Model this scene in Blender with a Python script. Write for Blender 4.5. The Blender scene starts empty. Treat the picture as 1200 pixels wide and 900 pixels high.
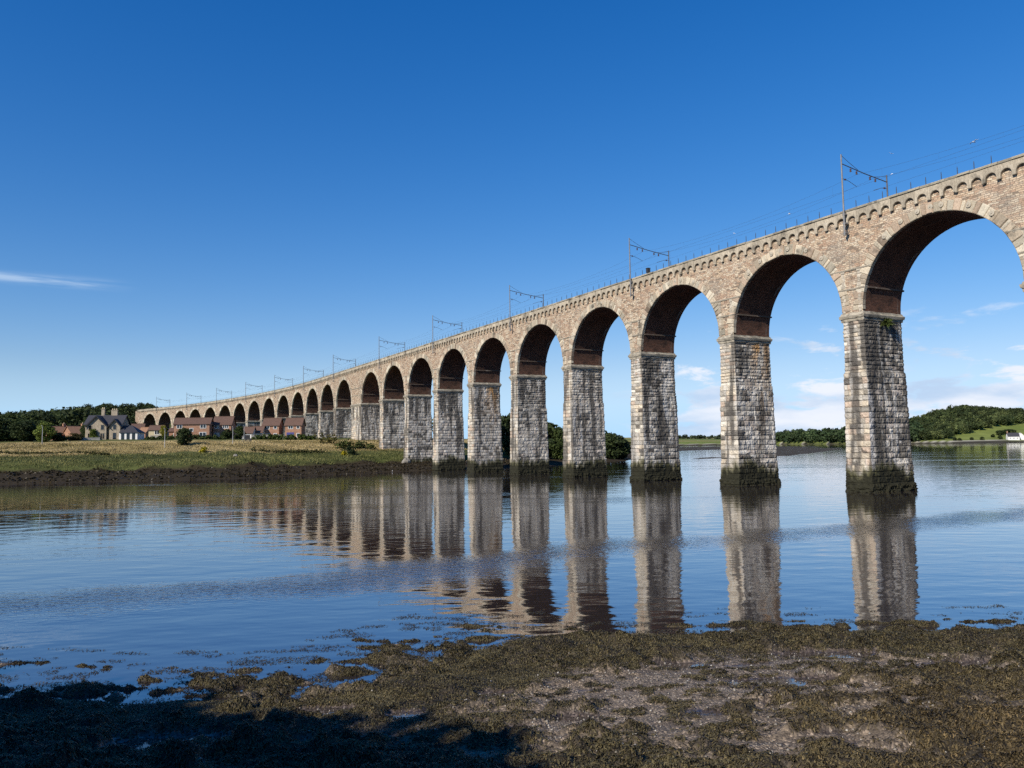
import bpy, math, random
import numpy as np
from mathutils import Vector, Matrix

random.seed(7)
RNG = np.random.default_rng(11)
scene = bpy.context.scene
COL = scene.collection

# ------------------------------------------------------------------ helpers
def link(o):
    COL.objects.link(o)
    return o

def tag(o, label=None, cat=None, group=None, kind=None):
    if label: o['label'] = label
    if cat: o['category'] = cat
    if group: o['group'] = group
    if kind: o['kind'] = kind
    return o

def empty(name, loc, label, cat, group=None, rz=0.0):
    o = bpy.data.objects.new(name, None)
    o.empty_display_size = 0.5
    o.location = loc
    o.rotation_euler = (0, 0, rz)
    link(o)
    return tag(o, label, cat, group)

class G:
    """collects vertices / faces, then becomes one mesh object"""
    def __init__(s):
        s.v = []; s.f4 = []; s.f3 = []; s.n = 0; s.uv = []; s.c = []
        s.m4 = []; s.m3 = []
    def add(s, v, f4=None, f3=None, c=None, uv=None, mi=0):
        v = np.asarray(v, float).reshape(-1, 3)
        if f4 is not None and len(f4):
            f4 = np.asarray(f4, int).reshape(-1, 4); s.f4.append(f4 + s.n); s.m4.append(np.full(len(f4), mi))
        if f3 is not None and len(f3):
            f3 = np.asarray(f3, int).reshape(-1, 3); s.f3.append(f3 + s.n); s.m3.append(np.full(len(f3), mi))
        s.v.append(v)
        if c is None: c = np.ones((len(v), 3)) * .5
        c = np.asarray(c, float)
        if c.ndim == 1: c = np.tile(c, (len(v), 1))
        s.c.append(c)
        if uv is None: uv = np.zeros((len(v), 2))
        s.uv.append(uv)
        s.n += len(v)
        return s
    def box(s, a, b, c=None, M=None, mi=0):
        x0, y0, z0 = a; x1, y1, z1 = b
        v = np.array([(x0,y0,z0),(x1,y0,z0),(x1,y1,z0),(x0,y1,z0),(x0,y0,z1),(x1,y0,z1),(x1,y1,z1),(x0,y1,z1)], float)
        if M is not None: v = np.array([M(p) for p in v])
        return s.add(v, [(0,3,2,1),(4,5,6,7),(0,1,5,4),(1,2,6,5),(2,3,7,6),(3,0,4,7)], c=c, mi=mi)
    def tube(s, pts, r, n=6, c=None, mi=0):
        pts = [Vector(p) for p in pts]
        rs = r if hasattr(r, '__len__') else [r] * len(pts)
        V = []; F = []
        for i, p in enumerate(pts):
            d = (pts[min(i+1, len(pts)-1)] - pts[max(i-1, 0)]).normalized()
            a = d.orthogonal().normalized() if abs(d.z) < .9 else Vector((1, 0, 0)).cross(d).normalized()
            b = d.cross(a)
            for k in range(n):
                t = 2 * math.pi * k / n
                V.append(p + (a * math.cos(t) + b * math.sin(t)) * rs[i])
        for i in range(len(pts) - 1):
            for k in range(n):
                F.append((i*n+k, i*n+(k+1) % n, (i+1)*n+(k+1) % n, (i+1)*n+k))
        F3 = []
        for base, flip in ((0, 1), ((len(pts)-1)*n, 0)):
            for k in range(1, n-1):
                t = (base, base+k, base+k+1)
                F3.append(t[::-1] if flip else t)
        return s.add([tuple(q) for q in V], F, F3, c=c, mi=mi)
    def grid(s, P, c=None, uv=None, wrap=False, flip=False):
        """P : (r, q, 3)"""
        r, q = P.shape[:2]
        I = np.arange(r * q).reshape(r, q)
        J = np.roll(I, -1, axis=1) if wrap else None
        if wrap:
            f = np.stack([I[:-1], J[:-1], J[1:], I[1:]], -1).reshape(-1, 4)
        else:
            f = np.stack([I[:-1, :-1], I[:-1, 1:], I[1:, 1:], I[1:, :-1]], -1).reshape(-1, 4)
        if flip: f = f[:, ::-1]
        return s.add(P.reshape(-1, 3), f, c=None if c is None else c.reshape(-1, 3), uv=None if uv is None else uv.reshape(-1, 2))
    def build(s, name, mats, parent=None, smooth=False, org=(0, 0, 0), mesh_only=False):
        v = np.concatenate(s.v) - np.asarray(org, float)
        f4 = np.concatenate(s.f4) if s.f4 else np.zeros((0, 4), int)
        f3 = np.concatenate(s.f3) if s.f3 else np.zeros((0, 3), int)
        me = bpy.data.meshes.new(name)
        nl = f4.size + f3.size; nf = len(f4) + len(f3)
        me.vertices.add(len(v)); me.loops.add(nl); me.polygons.add(nf)
        me.vertices.foreach_set('co', v.astype(np.float32).ravel())
        li = np.concatenate([f4.ravel(), f3.ravel()]).astype(np.int32)
        me.loops.foreach_set('vertex_index', li)
        st = np.concatenate([np.arange(len(f4)) * 4, f4.size + np.arange(len(f3)) * 3]).astype(np.int32)
        me.polygons.foreach_set('loop_start', st)
        mi = np.concatenate(([np.concatenate(s.m4)] if s.m4 else []) + ([np.concatenate(s.m3)] if s.m3 else [])).astype(np.int32)
        me.polygons.foreach_set('material_index', mi)
        me.polygons.foreach_set('use_smooth', np.full(nf, bool(smooth)))
        me.update(calc_edges=True)
        ca = me.color_attributes.new('Col', 'FLOAT_COLOR', 'POINT')
        cc = np.concatenate(s.c); cc = np.hstack([cc, np.ones((len(cc), 1))]).astype(np.float32)
        ca.data.foreach_set('color', cc.ravel())
        uv = np.concatenate(s.uv)
        if np.any(uv):
            ul = me.uv_layers.new(name='UVMap')
            ul.data.foreach_set('uv', uv[li].astype(np.float32).ravel())
        for m in (mats if isinstance(mats, (list, tuple)) else [mats]):
            me.materials.append(m)
        me.validate()
        if mesh_only: return me
        o = bpy.data.objects.new(name, me); link(o)
        if parent is not None: o.parent = parent
        return o

def obj_from(name, me, parent=None):
    o = bpy.data.objects.new(name, me); link(o)
    if parent is not None: o.parent = parent
    return o

# ---- numpy noise
def _hash(ix, iy, seed):
    h = (ix.astype(np.int64) * 374761393 + iy.astype(np.int64) * 668265263 + seed * 2147483647) & 0x7fffffff
    h = ((h ^ (h >> 13)) * 1274126177) & 0x7fffffff
    h = ((h ^ (h >> 16)) * 2246822519) & 0x7fffffff
    return ((h ^ (h >> 15)) & 0xffff) / 65535.0
def vnoise(x, y, seed=0):
    x = np.asarray(x, float); y = np.asarray(y, float)
    x, y = np.broadcast_arrays(x, y)
    ix = np.floor(x); iy = np.floor(y); fx = x - ix; fy = y - iy
    fx = fx*fx*(3-2*fx); fy = fy*fy*(3-2*fy)
    a = _hash(ix, iy, seed); b = _hash(ix+1, iy, seed); c = _hash(ix, iy+1, seed); d = _hash(ix+1, iy+1, seed)
    return (a*(1-fx)+b*fx)*(1-fy) + (c*(1-fx)+d*fx)*fy
def fbm(x, y, o=4, seed=0):
    t = 0; a = .5; n = 0
    for k in range(o):
        t = t + a * vnoise(x * 2**k + 17.3*k, y * 2**k - 9.1*k, seed + k); n += a; a *= .5
    return t / n
def sstep(a, b, x):
    t = np.clip((np.asarray(x, float) - a) / (b - a), 0, 1); return t*t*(3-2*t)

# ------------------------------------------------------------------ materials
class N:
    def __init__(s, name):
        s.m = bpy.data.materials.new(name); s.m.use_nodes = True
        s.t = s.m.node_tree; s.n = s.t.nodes; s.n.clear()
        s.out = s.n.new('ShaderNodeOutputMaterial')
        s.b = s.n.new('ShaderNodeBsdfPrincipled')
        s.t.links.new(s.b.outputs[0], s.out.inputs[0])
    def node(s, typ, **kw):
        nd = s.n.new(typ)
        for k, v in kw.items():
            if k.startswith('i_'):
                key = k[2:]
                nd.inputs[int(key) if key.isdigit() else key].default_value = v
            else: setattr(nd, k, v)
        return nd
    def l(s, a, b): s.t.links.new(a, b)
    def ramp(s, fac, stops, interp='LINEAR'):
        r = s.n.new('ShaderNodeValToRGB'); r.color_ramp.interpolation = interp
        e = r.color_ramp.elements
        while len(e) > 1: e.remove(e[-1])
        e[0].position = stops[0][0]; e[0].color = (*stops[0][1], 1)
        for p, c in stops[1:]:
            q = e.new(p); q.color = (*c, 1)
        s.l(fac, r.inputs[0]); return r.outputs[0]
    def noise(s, scale, detail=4, rough=.55, vec=None, dist=0):
        nd = s.node('ShaderNodeTexNoise'); nd.inputs['Scale'].default_value = scale
        nd.inputs['Detail'].default_value = detail; nd.inputs['Roughness'].default_value = rough
        nd.inputs['Distortion'].default_value = dist
        if vec is not None: s.l(vec, nd.inputs['Vector'])
        return nd.outputs['Fac']
    def mix(s, fac, a, b, blend='MIX'):
        nd = s.node('ShaderNodeMix', data_type='RGBA', blend_type=blend)
        for sock, val in ((nd.inputs[0], fac), (nd.inputs[6], a), (nd.inputs[7], b)):
            if hasattr(val, 'default_value'): s.l(val, sock)
            else: sock.default_value = val if not hasattr(val, '__len__') else (*val, 1)
        return nd.outputs[2]
    def math(s, op, a, b=0.0, c=None):
        nd = s.node('ShaderNodeMath', operation=op)
        for i, val in enumerate((a, b) if c is None else (a, b, c)):
            if hasattr(val, 'default_value'): s.l(val, nd.inputs[i])
            else: nd.inputs[i].default_value = val
        return nd.outputs[0]
    def obj(s): return s.node('ShaderNodeTexCoord').outputs['Object']
    def attr(s): 
        nd = s.node('ShaderNodeAttribute'); nd.attribute_name = 'Col'; return nd.outputs['Color']
    def bump(s, h, strength=.5, dist=.1):
        b = s.node('ShaderNodeBump'); b.inputs['Strength'].default_value = strength; b.inputs['Distance'].default_value = dist
        s.l(h, b.inputs['Height']); s.l(b.outputs[0], s.b.inputs['Normal']); return b
    def base(s, c, rough=.85, spec=.3):
        if hasattr(c, 'default_value'): s.l(c, s.b.inputs['Base Color'])
        else: s.b.inputs['Base Color'].default_value = (*c, 1)
        s.b.inputs['Roughness'].default_value = rough
        s.b.inputs['Specular IOR Level'].default_value = spec
        return s.m

def m_plain(name, col, rough=.8, var=.25, scale=3.0, metal=0):
    n = N(name)
    f = n.noise(scale, 5, .6, n.obj())
    c = n.ramp(f, [(.25, tuple(x*(1-var) for x in col)), (.75, tuple(min(1, x*(1+var)) for x in col))])
    n.b.inputs['Metallic'].default_value = metal
    n.bump(f, .25, .03)
    return n.base(c, rough)

def m_attr(name, rough=.85, spec=.25, nscale=8.0, nvar=.35, bump=.3, bdist=.04):
    n = N(name)
    f = n.noise(nscale, 6, .65, n.obj())
    g = n.ramp(f, [(.25, (1-nvar,)*3), (.75, (1+nvar,)*3)])
    c = n.mix(1.0, n.attr(), g, 'MULTIPLY')
    if bump: n.bump(f, bump, bdist)
    return n.base(c, rough, spec)

def m_stained(name):
    n = N(name); co = n.obj()
    f = n.noise(6, 6, .65, co)
    c = n.mix(1.0, n.attr(), n.ramp(f, [(.25, (.68,)*3), (.75, (1.3,)*3)]), 'MULTIPLY')
    b = n.noise(.42, 6, .68, co)
    c = n.mix(n.ramp(b, [(.53, (0,)*3), (.66, (.8,)*3)]), c, (.085, .075, .06))
    w = n.noise(1.4, 5, .7, co)
    c = n.mix(n.ramp(w, [(.60, (0,)*3), (.72, (.45,)*3)]), c, (.58, .54, .46))
    n.bump(f, .5, .05)
    return n.base(c, .9, .2)

def m_leaf(name, trans=.25, rough=.7):
    n = N(name)
    c = n.attr()
    n.base(c, rough, .15)
    t = n.node('ShaderNodeBsdfTranslucent'); n.l(c, t.inputs[0])
    mx = n.node('ShaderNodeMixShader'); mx.inputs[0].default_value = trans
    n.l(n.b.outputs[0], mx.inputs[1]); n.l(t.outputs[0], mx.inputs[2]); n.l(mx.outputs[0], n.out.inputs[0])
    return n.m

def m_rubble(name):
    """squared rubble walling: UV in metres"""
    n = N(name)
    uv = n.node('ShaderNodeUVMap').outputs[0]
    # wander the courses a little
    nz = n.node('ShaderNodeTexNoise'); nz.inputs['Scale'].default_value = .9; nz.inputs['Detail'].default_value = 3
    n.l(uv, nz.inputs['Vector'])
    sub = n.node('ShaderNodeVectorMath', operation='SUBTRACT'); n.l(nz.outputs['Color'], sub.inputs[0]); sub.inputs[1].default_value = (.5, .5, .5)
    mul = n.node('ShaderNodeVectorMath', operation='MULTIPLY'); n.l(sub.outputs[0], mul.inputs[0]); mul.inputs[1].default_value = (.9, .34, 0)
    add = n.node('ShaderNodeVectorMath', operation='ADD'); n.l(uv, add.inputs[0]); n.l(mul.outputs[0], add.inputs[1])
    def bricks(w, h, ofs):
        b = n.node('ShaderNodeTexBrick'); b.offset = ofs; b.squash = .7; b.squash_frequency = 3
        b.inputs['Color1'].default_value = (0, 0, 0, 1); b.inputs['Color2'].default_value = (1, 1, 1, 1); b.inputs['Mortar'].default_value = (.5, .5, .5, 1)
        b.inputs['Scale'].default_value = 1; b.inputs['Mortar Size'].default_value = .022; b.inputs['Mortar Smooth'].default_value = .3
        b.inputs['Brick Width'].default_value = w; b.inputs['Row Height'].default_value = h; b.inputs['Bias'].default_value = 0
        n.l(add.outputs[0], b.inputs['Vector']); return b
    b = bricks(.66, .215, .37)
    pal = n.ramp(b.outputs['Color'], [(0, (.24, .19, .145)), (.12, (.44, .32, .225)), (.28, (.54, .425, .305)), (.42, (.47, .375, .28)), (.56, (.60, .50, .37)), (.70, (.44, .31, .22)), (.80, (.62, .54, .42)), (.93, (.40, .335, .265))], 'CONSTANT')
    big = n.noise(.22, 4, .6, uv)
    c = n.mix(n.ramp(big, [(.52, (0,)*3), (.68, (.55,)*3)]), pal, (.30, .27, .23))
    org_ = n.noise(.33, 4, .6, uv, 1.5)
    c = n.mix(n.ramp(org_, [(.52, (0,)*3), (.66, (.55,)*3)]), c, (.43, .285, .20))
    pale = n.noise(.5, 4, .6, uv, .6)
    c = n.mix(n.ramp(pale, [(.55, (0,)*3), (.7, (.6,)*3)]), c, (.62, .55, .44))
    fine = n.noise(5, 6, .7, uv)
    c = n.mix(1.0, c, n.ramp(fine, [(.25, (.6,)*3), (.7, (1.25,)*3)]), 'MULTIPLY')
    # soot run-off streaks below the cornice and damp patches
    mp = n.node('ShaderNodeMapping'); mp.inputs['Scale'].default_value = (1.6, .16, 1); n.l(uv, mp.inputs[0])
    st = n.noise(1.0, 5, .65, mp.outputs[0])
    c = n.mix(n.ramp(st, [(.58, (0,)*3), (.74, (.75,)*3)]), c, (.075, .066, .058))
    c = n.mix(n.math('MULTIPLY', b.outputs['Fac'], .75), c, (.25, .21, .17))
    c = n.mix(1.0, c, (1.015, .98, .94), 'MULTIPLY')
    h = n.math('SUBTRACT', n.math('ADD', n.math('MULTIPLY', fine, .5), n.math('MULTIPLY', b.outputs['Color'], .5)), n.math('MULTIPLY', b.outputs['Fac'], 1.2))
    n.bump(h, 1.0, .16)
    return n.base(c, .9, .2)

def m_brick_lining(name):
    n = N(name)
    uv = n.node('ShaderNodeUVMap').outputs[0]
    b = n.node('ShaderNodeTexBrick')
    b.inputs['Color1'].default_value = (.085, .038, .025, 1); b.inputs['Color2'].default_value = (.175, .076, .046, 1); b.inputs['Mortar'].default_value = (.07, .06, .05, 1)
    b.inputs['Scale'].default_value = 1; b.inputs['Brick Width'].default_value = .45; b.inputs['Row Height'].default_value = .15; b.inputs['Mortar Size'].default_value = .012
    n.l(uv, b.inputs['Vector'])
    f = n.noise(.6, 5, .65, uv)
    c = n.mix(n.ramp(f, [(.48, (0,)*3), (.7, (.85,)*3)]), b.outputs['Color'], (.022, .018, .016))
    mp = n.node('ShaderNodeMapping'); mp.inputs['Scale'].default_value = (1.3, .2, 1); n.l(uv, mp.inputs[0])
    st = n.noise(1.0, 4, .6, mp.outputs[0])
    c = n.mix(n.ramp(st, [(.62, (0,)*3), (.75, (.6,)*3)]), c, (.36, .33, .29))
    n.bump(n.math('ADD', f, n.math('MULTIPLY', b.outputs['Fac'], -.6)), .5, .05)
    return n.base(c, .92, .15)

def m_water():
    n = N('river_water')
    co = n.obj()
    def mapped(scale, rot=0.0, loc=(0, 0, 0)):
        mp = n.node('ShaderNodeMapping'); mp.inputs['Scale'].default_value = scale; mp.inputs['Rotation'].default_value = (0, 0, rot); mp.inputs['Location'].default_value = loc
        n.l(co, mp.inputs[0]); return mp.outputs[0]
    FL = -math.atan2(.479, .877)          # turn the flow direction on to the x axis
    sep = n.node('ShaderNodeSeparateXYZ'); n.l(mapped((1, 1, 1), FL), sep.inputs[0])
    along, cross = sep.outputs[0], sep.outputs[1]
    wob = n.noise(.06, 4, .6, mapped((1, .6, 1), FL))
    # a breeze lane that lies along the current, plus weaker streaks farther out
    cc = n.math('ADD', cross, n.math('MULTIPLY', n.math('SUBTRACT', wob, .5), 17.0))
    d1 = n.math('DIVIDE', n.math('SUBTRACT', cc, 37.5), 2.9)
    lane = n.math('EXPONENT', n.math('MULTIPLY', n.math('MULTIPLY', d1, d1), -1.0))
    lane = n.math('MULTIPLY', lane, .95)
    st = n.noise(.055, 4, .6, mapped((.22, 1.3, 1), FL, (40, 3, 0)))
    streak = n.node('ShaderNodeMapRange'); streak.inputs[1].default_value = .54; streak.inputs[2].default_value = .70; n.l(st, streak.inputs[0])
    far = n.node('ShaderNodeMapRange'); far.inputs[1].default_value = 45; far.inputs[2].default_value = 75; n.l(cross, far.inputs[0])
    stf = n.math('MULTIPLY', streak.outputs[0], n.math('MULTIPLY', far.outputs[0], .45))
    rough = n.math('MINIMUM', n.math('ADD', lane, stf), 1.0)
    ripple = n.noise(2.7, 3, .5, mapped((.8, 1.3, 1), FL))
    swell = n.noise(.55, 2, .5, mapped((.6, 1.2, 1), FL))
    fine = n.noise(9.0, 2, .5, mapped((.8, 1.2, 1), FL))
    hcalm = n.math('ADD', n.math('MULTIPLY', swell, .027), n.math('MULTIPLY', ripple, .0020))
    hruf = n.math('ADD', n.math('MULTIPLY', ripple, .05), n.math('MULTIPLY', fine, .006))
    h = n.math('ADD', hcalm, n.math('MULTIPLY', hruf, rough))
    bp = n.node('ShaderNodeBump'); bp.inputs['Strength'].default_value = 1; bp.inputs['Distance'].default_value = 1
    n.l(h, bp.inputs['Height']); n.l(bp.outputs[0], n.b.inputs['Normal'])
    silt = n.noise(.05, 3, .5, co)
    c = n.ramp(silt, [(.3, (.030, .024, .026)), (.7, (.042, .032, .028))])
    n.base(c, .03, .5)
    n.b.inputs['IOR'].default_value = 1.6
    gl = n.node('ShaderNodeBsdfGlossy'); gl.inputs['Roughness'].default_value = .02; n.l(bp.outputs[0], gl.inputs['Normal'])
    mx = n.node('ShaderNodeMixShader'); mx.inputs[0].default_value = .36
    n.l(n.b.outputs[0], mx.inputs[1]); n.l(gl.outputs[0], mx.inputs[2]); n.l(mx.outputs[0], n.out.inputs[0])
    return n.m

def m_ground(name, nscale=2.2, nvar=.35, bump=.5, rough=.95, bd=.15):
    return m_attr(name, rough, .05, nscale, nvar, bump, bd)

def m_shore():
    """mud, gravel and wet sheen: Col carries the tint; alpha-free wetness comes from its blue excess"""
    n = N('foreshore_mud')
    co = n.obj()
    a = n.attr()
    v = n.node('ShaderNodeTexVoronoi'); v.inputs['Scale'].default_value = 22; n.l(co, v.inputs['Vector'])
    v2 = n.node('ShaderNodeTexVoronoi'); v2.inputs['Scale'].default_value = 9; n.l(co, v2.inputs['Vector'])
    sp = n.node('ShaderNodeSeparateColor'); n.l(v.outputs['Color'], sp.inputs[0])
    g = n.ramp(sp.outputs[0], [(0, (.55, .52, .5)), (.5, (.95, .92, .88)), (.85, (1.5, 1.42, 1.3)), (.96, (2.5, 2.4, 2.3))])
    c = n.mix(1.0, a, g, 'MULTIPLY')
    f = n.noise(6, 6, .7, co)
    c = n.mix(1.0, c, n.ramp(f, [(.3, (.6,)*3), (.7, (1.3,)*3)]), 'MULTIPLY')
    at = n.node('ShaderNodeAttribute'); at.attribute_name = 'wet'
    n.l(n.ramp(at.outputs['Fac'], [(0, (.75,)*3), (.6, (.35,)*3), (1, (.04,)*3)]), n.b.inputs['Roughness'])
    h = n.math('ADD', n.math('MULTIPLY', v.outputs['Distance'], -.8), n.math('MULTIPLY', f, .6))
    bp = n.node('ShaderNodeBump'); bp.inputs['Distance'].default_value = .05
    n.l(n.math('SUBTRACT', .7, n.math('MULTIPLY', at.outputs['Fac'], .68)), bp.inputs['Strength'])
    n.l(h, bp.inputs['Height']); n.l(bp.outputs[0], n.b.inputs['Normal'])
    n.l(c, n.b.inputs['Base Color']); n.b.inputs['Specular IOR Level'].default_value = .4
    return n.m

M = dict(
    ashlar=m_attr('rock_faced_ashlar', .9, .2, 7.0, .38, .55, .06),
    dressed=m_stained('dressed_stone'),
    rubble=m_rubble('squared_rubble'),
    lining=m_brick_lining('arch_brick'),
    steel=m_plain('weathered_steel', (.10, .098, .098), .6, .3, 2.0, .2),
    mast=m_plain('grey_mast_paint', (.20, .20, .20), .6, .25, 1.2, .2),
    galv=m_plain('galvanised_post', (.42, .42, .41), .55, .2, 2.0, .3),
    dark=m_plain('dark_metal', (.03, .03, .032), .6, .3, 4.0),
    porcelain=m_plain('brown_porcelain', (.07, .035, .025), .3, .2),
    wire=m_plain('copper_wire', (.05, .05, .05), .5, .1),
    leaf=m_leaf('foliage'),
    weedleaf=m_leaf('seaweed_frond', .08, .42),
    bark=m_plain('bark', (.07, .055, .04), .95, .4, 6.0),
    water=m_water(),
    ground=m_ground('bank_ground'),
    farground=m_ground('hill_ground', .05, .3, 0),
    shore=m_shore(),
    ballast=m_plain('ballast', (.16, .15, .14), .95, .4, 12),
    brickwall=None, slate=m_plain('slate_tiles', (.048, .047, .052), .65, .3, 3.0),
    tile_brown=m_plain('brown_roof_tiles', (.125, .075, .055), .85, .3, 2.5),
    tile_red=m_plain('orange_roof_tiles', (.27, .15, .09), .85, .25, 2.5),
    villa=m_plain('buff_sandstone', (.34, .285, .21), .9, .3, 2.0),
    render=m_plain('white_render', (.74, .72, .68), .85, .08, 1.0),
    cream=m_plain('cream_render', (.52, .44, .28), .85, .1, 1.0),
    white=m_plain('white_paint', (.78, .78, .76), .5, .06, 2.0),
    glass=None, black=m_plain('black_paint', (.02, .02, .022), .5, .2),
    boulder=m_plain('boulder_stone', (.22, .20, .17), .95, .4, 2.0),
    concrete=m_plain('pale_concrete', (.40, .37, .32), .9, .2, 2.0),
    feather=m_plain('white_feathers', (.8, .8, .78), .7, .05, 8),
    grey_feather=m_plain('grey_feathers', (.4, .41, .43), .7, .05, 8),
    blue=m_plain('blue_paint', (.06, .06, .22), .6, .1),
    pebble=m_attr('pebbles', .7, .3, 20, .2, 0),
)
def _brick():
    n = N('red_brick'); co = n.obj()
    b = n.node('ShaderNodeTexBrick'); b.inputs['Scale'].default_value = 1; b.inputs['Brick Width'].default_value = .25; b.inputs['Row Height'].default_value = .09; b.inputs['Mortar Size'].default_value = .008
    b.inputs['Color1'].default_value = (.30, .145, .085, 1); b.inputs['Color2'].default_value = (.38, .20, .125, 1); b.inputs['Mortar'].default_value = (.34, .27, .21, 1)
    cx = n.node('ShaderNodeSeparateXYZ'); n.l(co, cx.inputs[0]); cb = n.node('ShaderNodeCombineXYZ')
    n.l(n.math('ADD', cx.outputs[0], cx.outputs[1]), cb.inputs[0]); n.l(cx.outputs[2], cb.inputs[1]); n.l(cb.outputs[0], b.inputs['Vector'])
    f = n.noise(1.2, 5, .6, co)
    c = n.mix(1.0, b.outputs['Color'], n.ramp(f, [(.3, (.8,)*3), (.7, (1.15,)*3)]), 'MULTIPLY')
    return n.base(c, .9, .2)
M['brickwall'] = _brick()
def _glass():
    n = N('window_glass'); n.base((.012, .014, .017), .06, .6); return n.m
M['glass'] = _glass()

# ------------------------------------------------------------------ the viaduct's centre line (near face)
X1, Z1, TH, S0, K = 42.065, 93.41, -.50118, 242.985, -.00145
HP, HI, GRAD, T, WD, TS, SP = 34.19, 21.117, .00312, 2.908, 7.037, 11.055, 21.3
HC = 6.186
def path(s):
    s = np.asarray(s, float)
    d = np.maximum(s - S0, 0); sl = np.minimum(s, S0)
    a = TH + K * d
    x = X1 + np.sin(TH)*sl + np.where(d > 0, (-np.cos(a)+np.cos(TH))/K, 0)
    y = Z1 + np.cos(TH)*sl + np.where(d > 0, (np.sin(a)-np.sin(TH))/K, 0)
    return x, y, a
def BP(s, o, z):
    """point on the viaduct: s along it, o outwards from its near face, z up (falls with the gradient for heights above the springing)"""
    s, o, z = np.broadcast_arrays(np.asarray(s, float), np.asarray(o, float), np.asarray(z, float))
    x, y, a = path(s)
    return np.stack([x - np.cos(a)*o, y + np.sin(a)*o, z], -1)
def drop(s): return GRAD * np.asarray(s, float)
def corner(i): return SP*(i-1) + (TS-T if i > 10 else 0)
I0, I1 = -1, 24
PIER = {}
for i in range(I0, I1+1):
    c0 = corner(i); w = TS if i == 10 else T
    PIER[i] = (c0, c0 + w)           # s of right and left edges
R_ARCH = (SP - T)/2
ZS = HI + .63                        # springing level at s = 0
ORG = (X1, Z1, 0)
via = empty('railway_viaduct', ORG, 'long curving stone railway viaduct on tall piers with round brick lined arches', 'viaduct')

STONES = np.array([(.48,.42,.33),(.40,.355,.29),(.53,.45,.34),(.34,.31,.26),(.46,.36,.275),(.58,.53,.44),(.44,.40,.34)])
def block_pattern(nper, corners, vv, seed, ubase, clen=1.05, c_lo=.72, c_hi=.5):
    """for each height vv (sorted list) and perimeter sample give block id rand, edge distance"""
    pass

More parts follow.
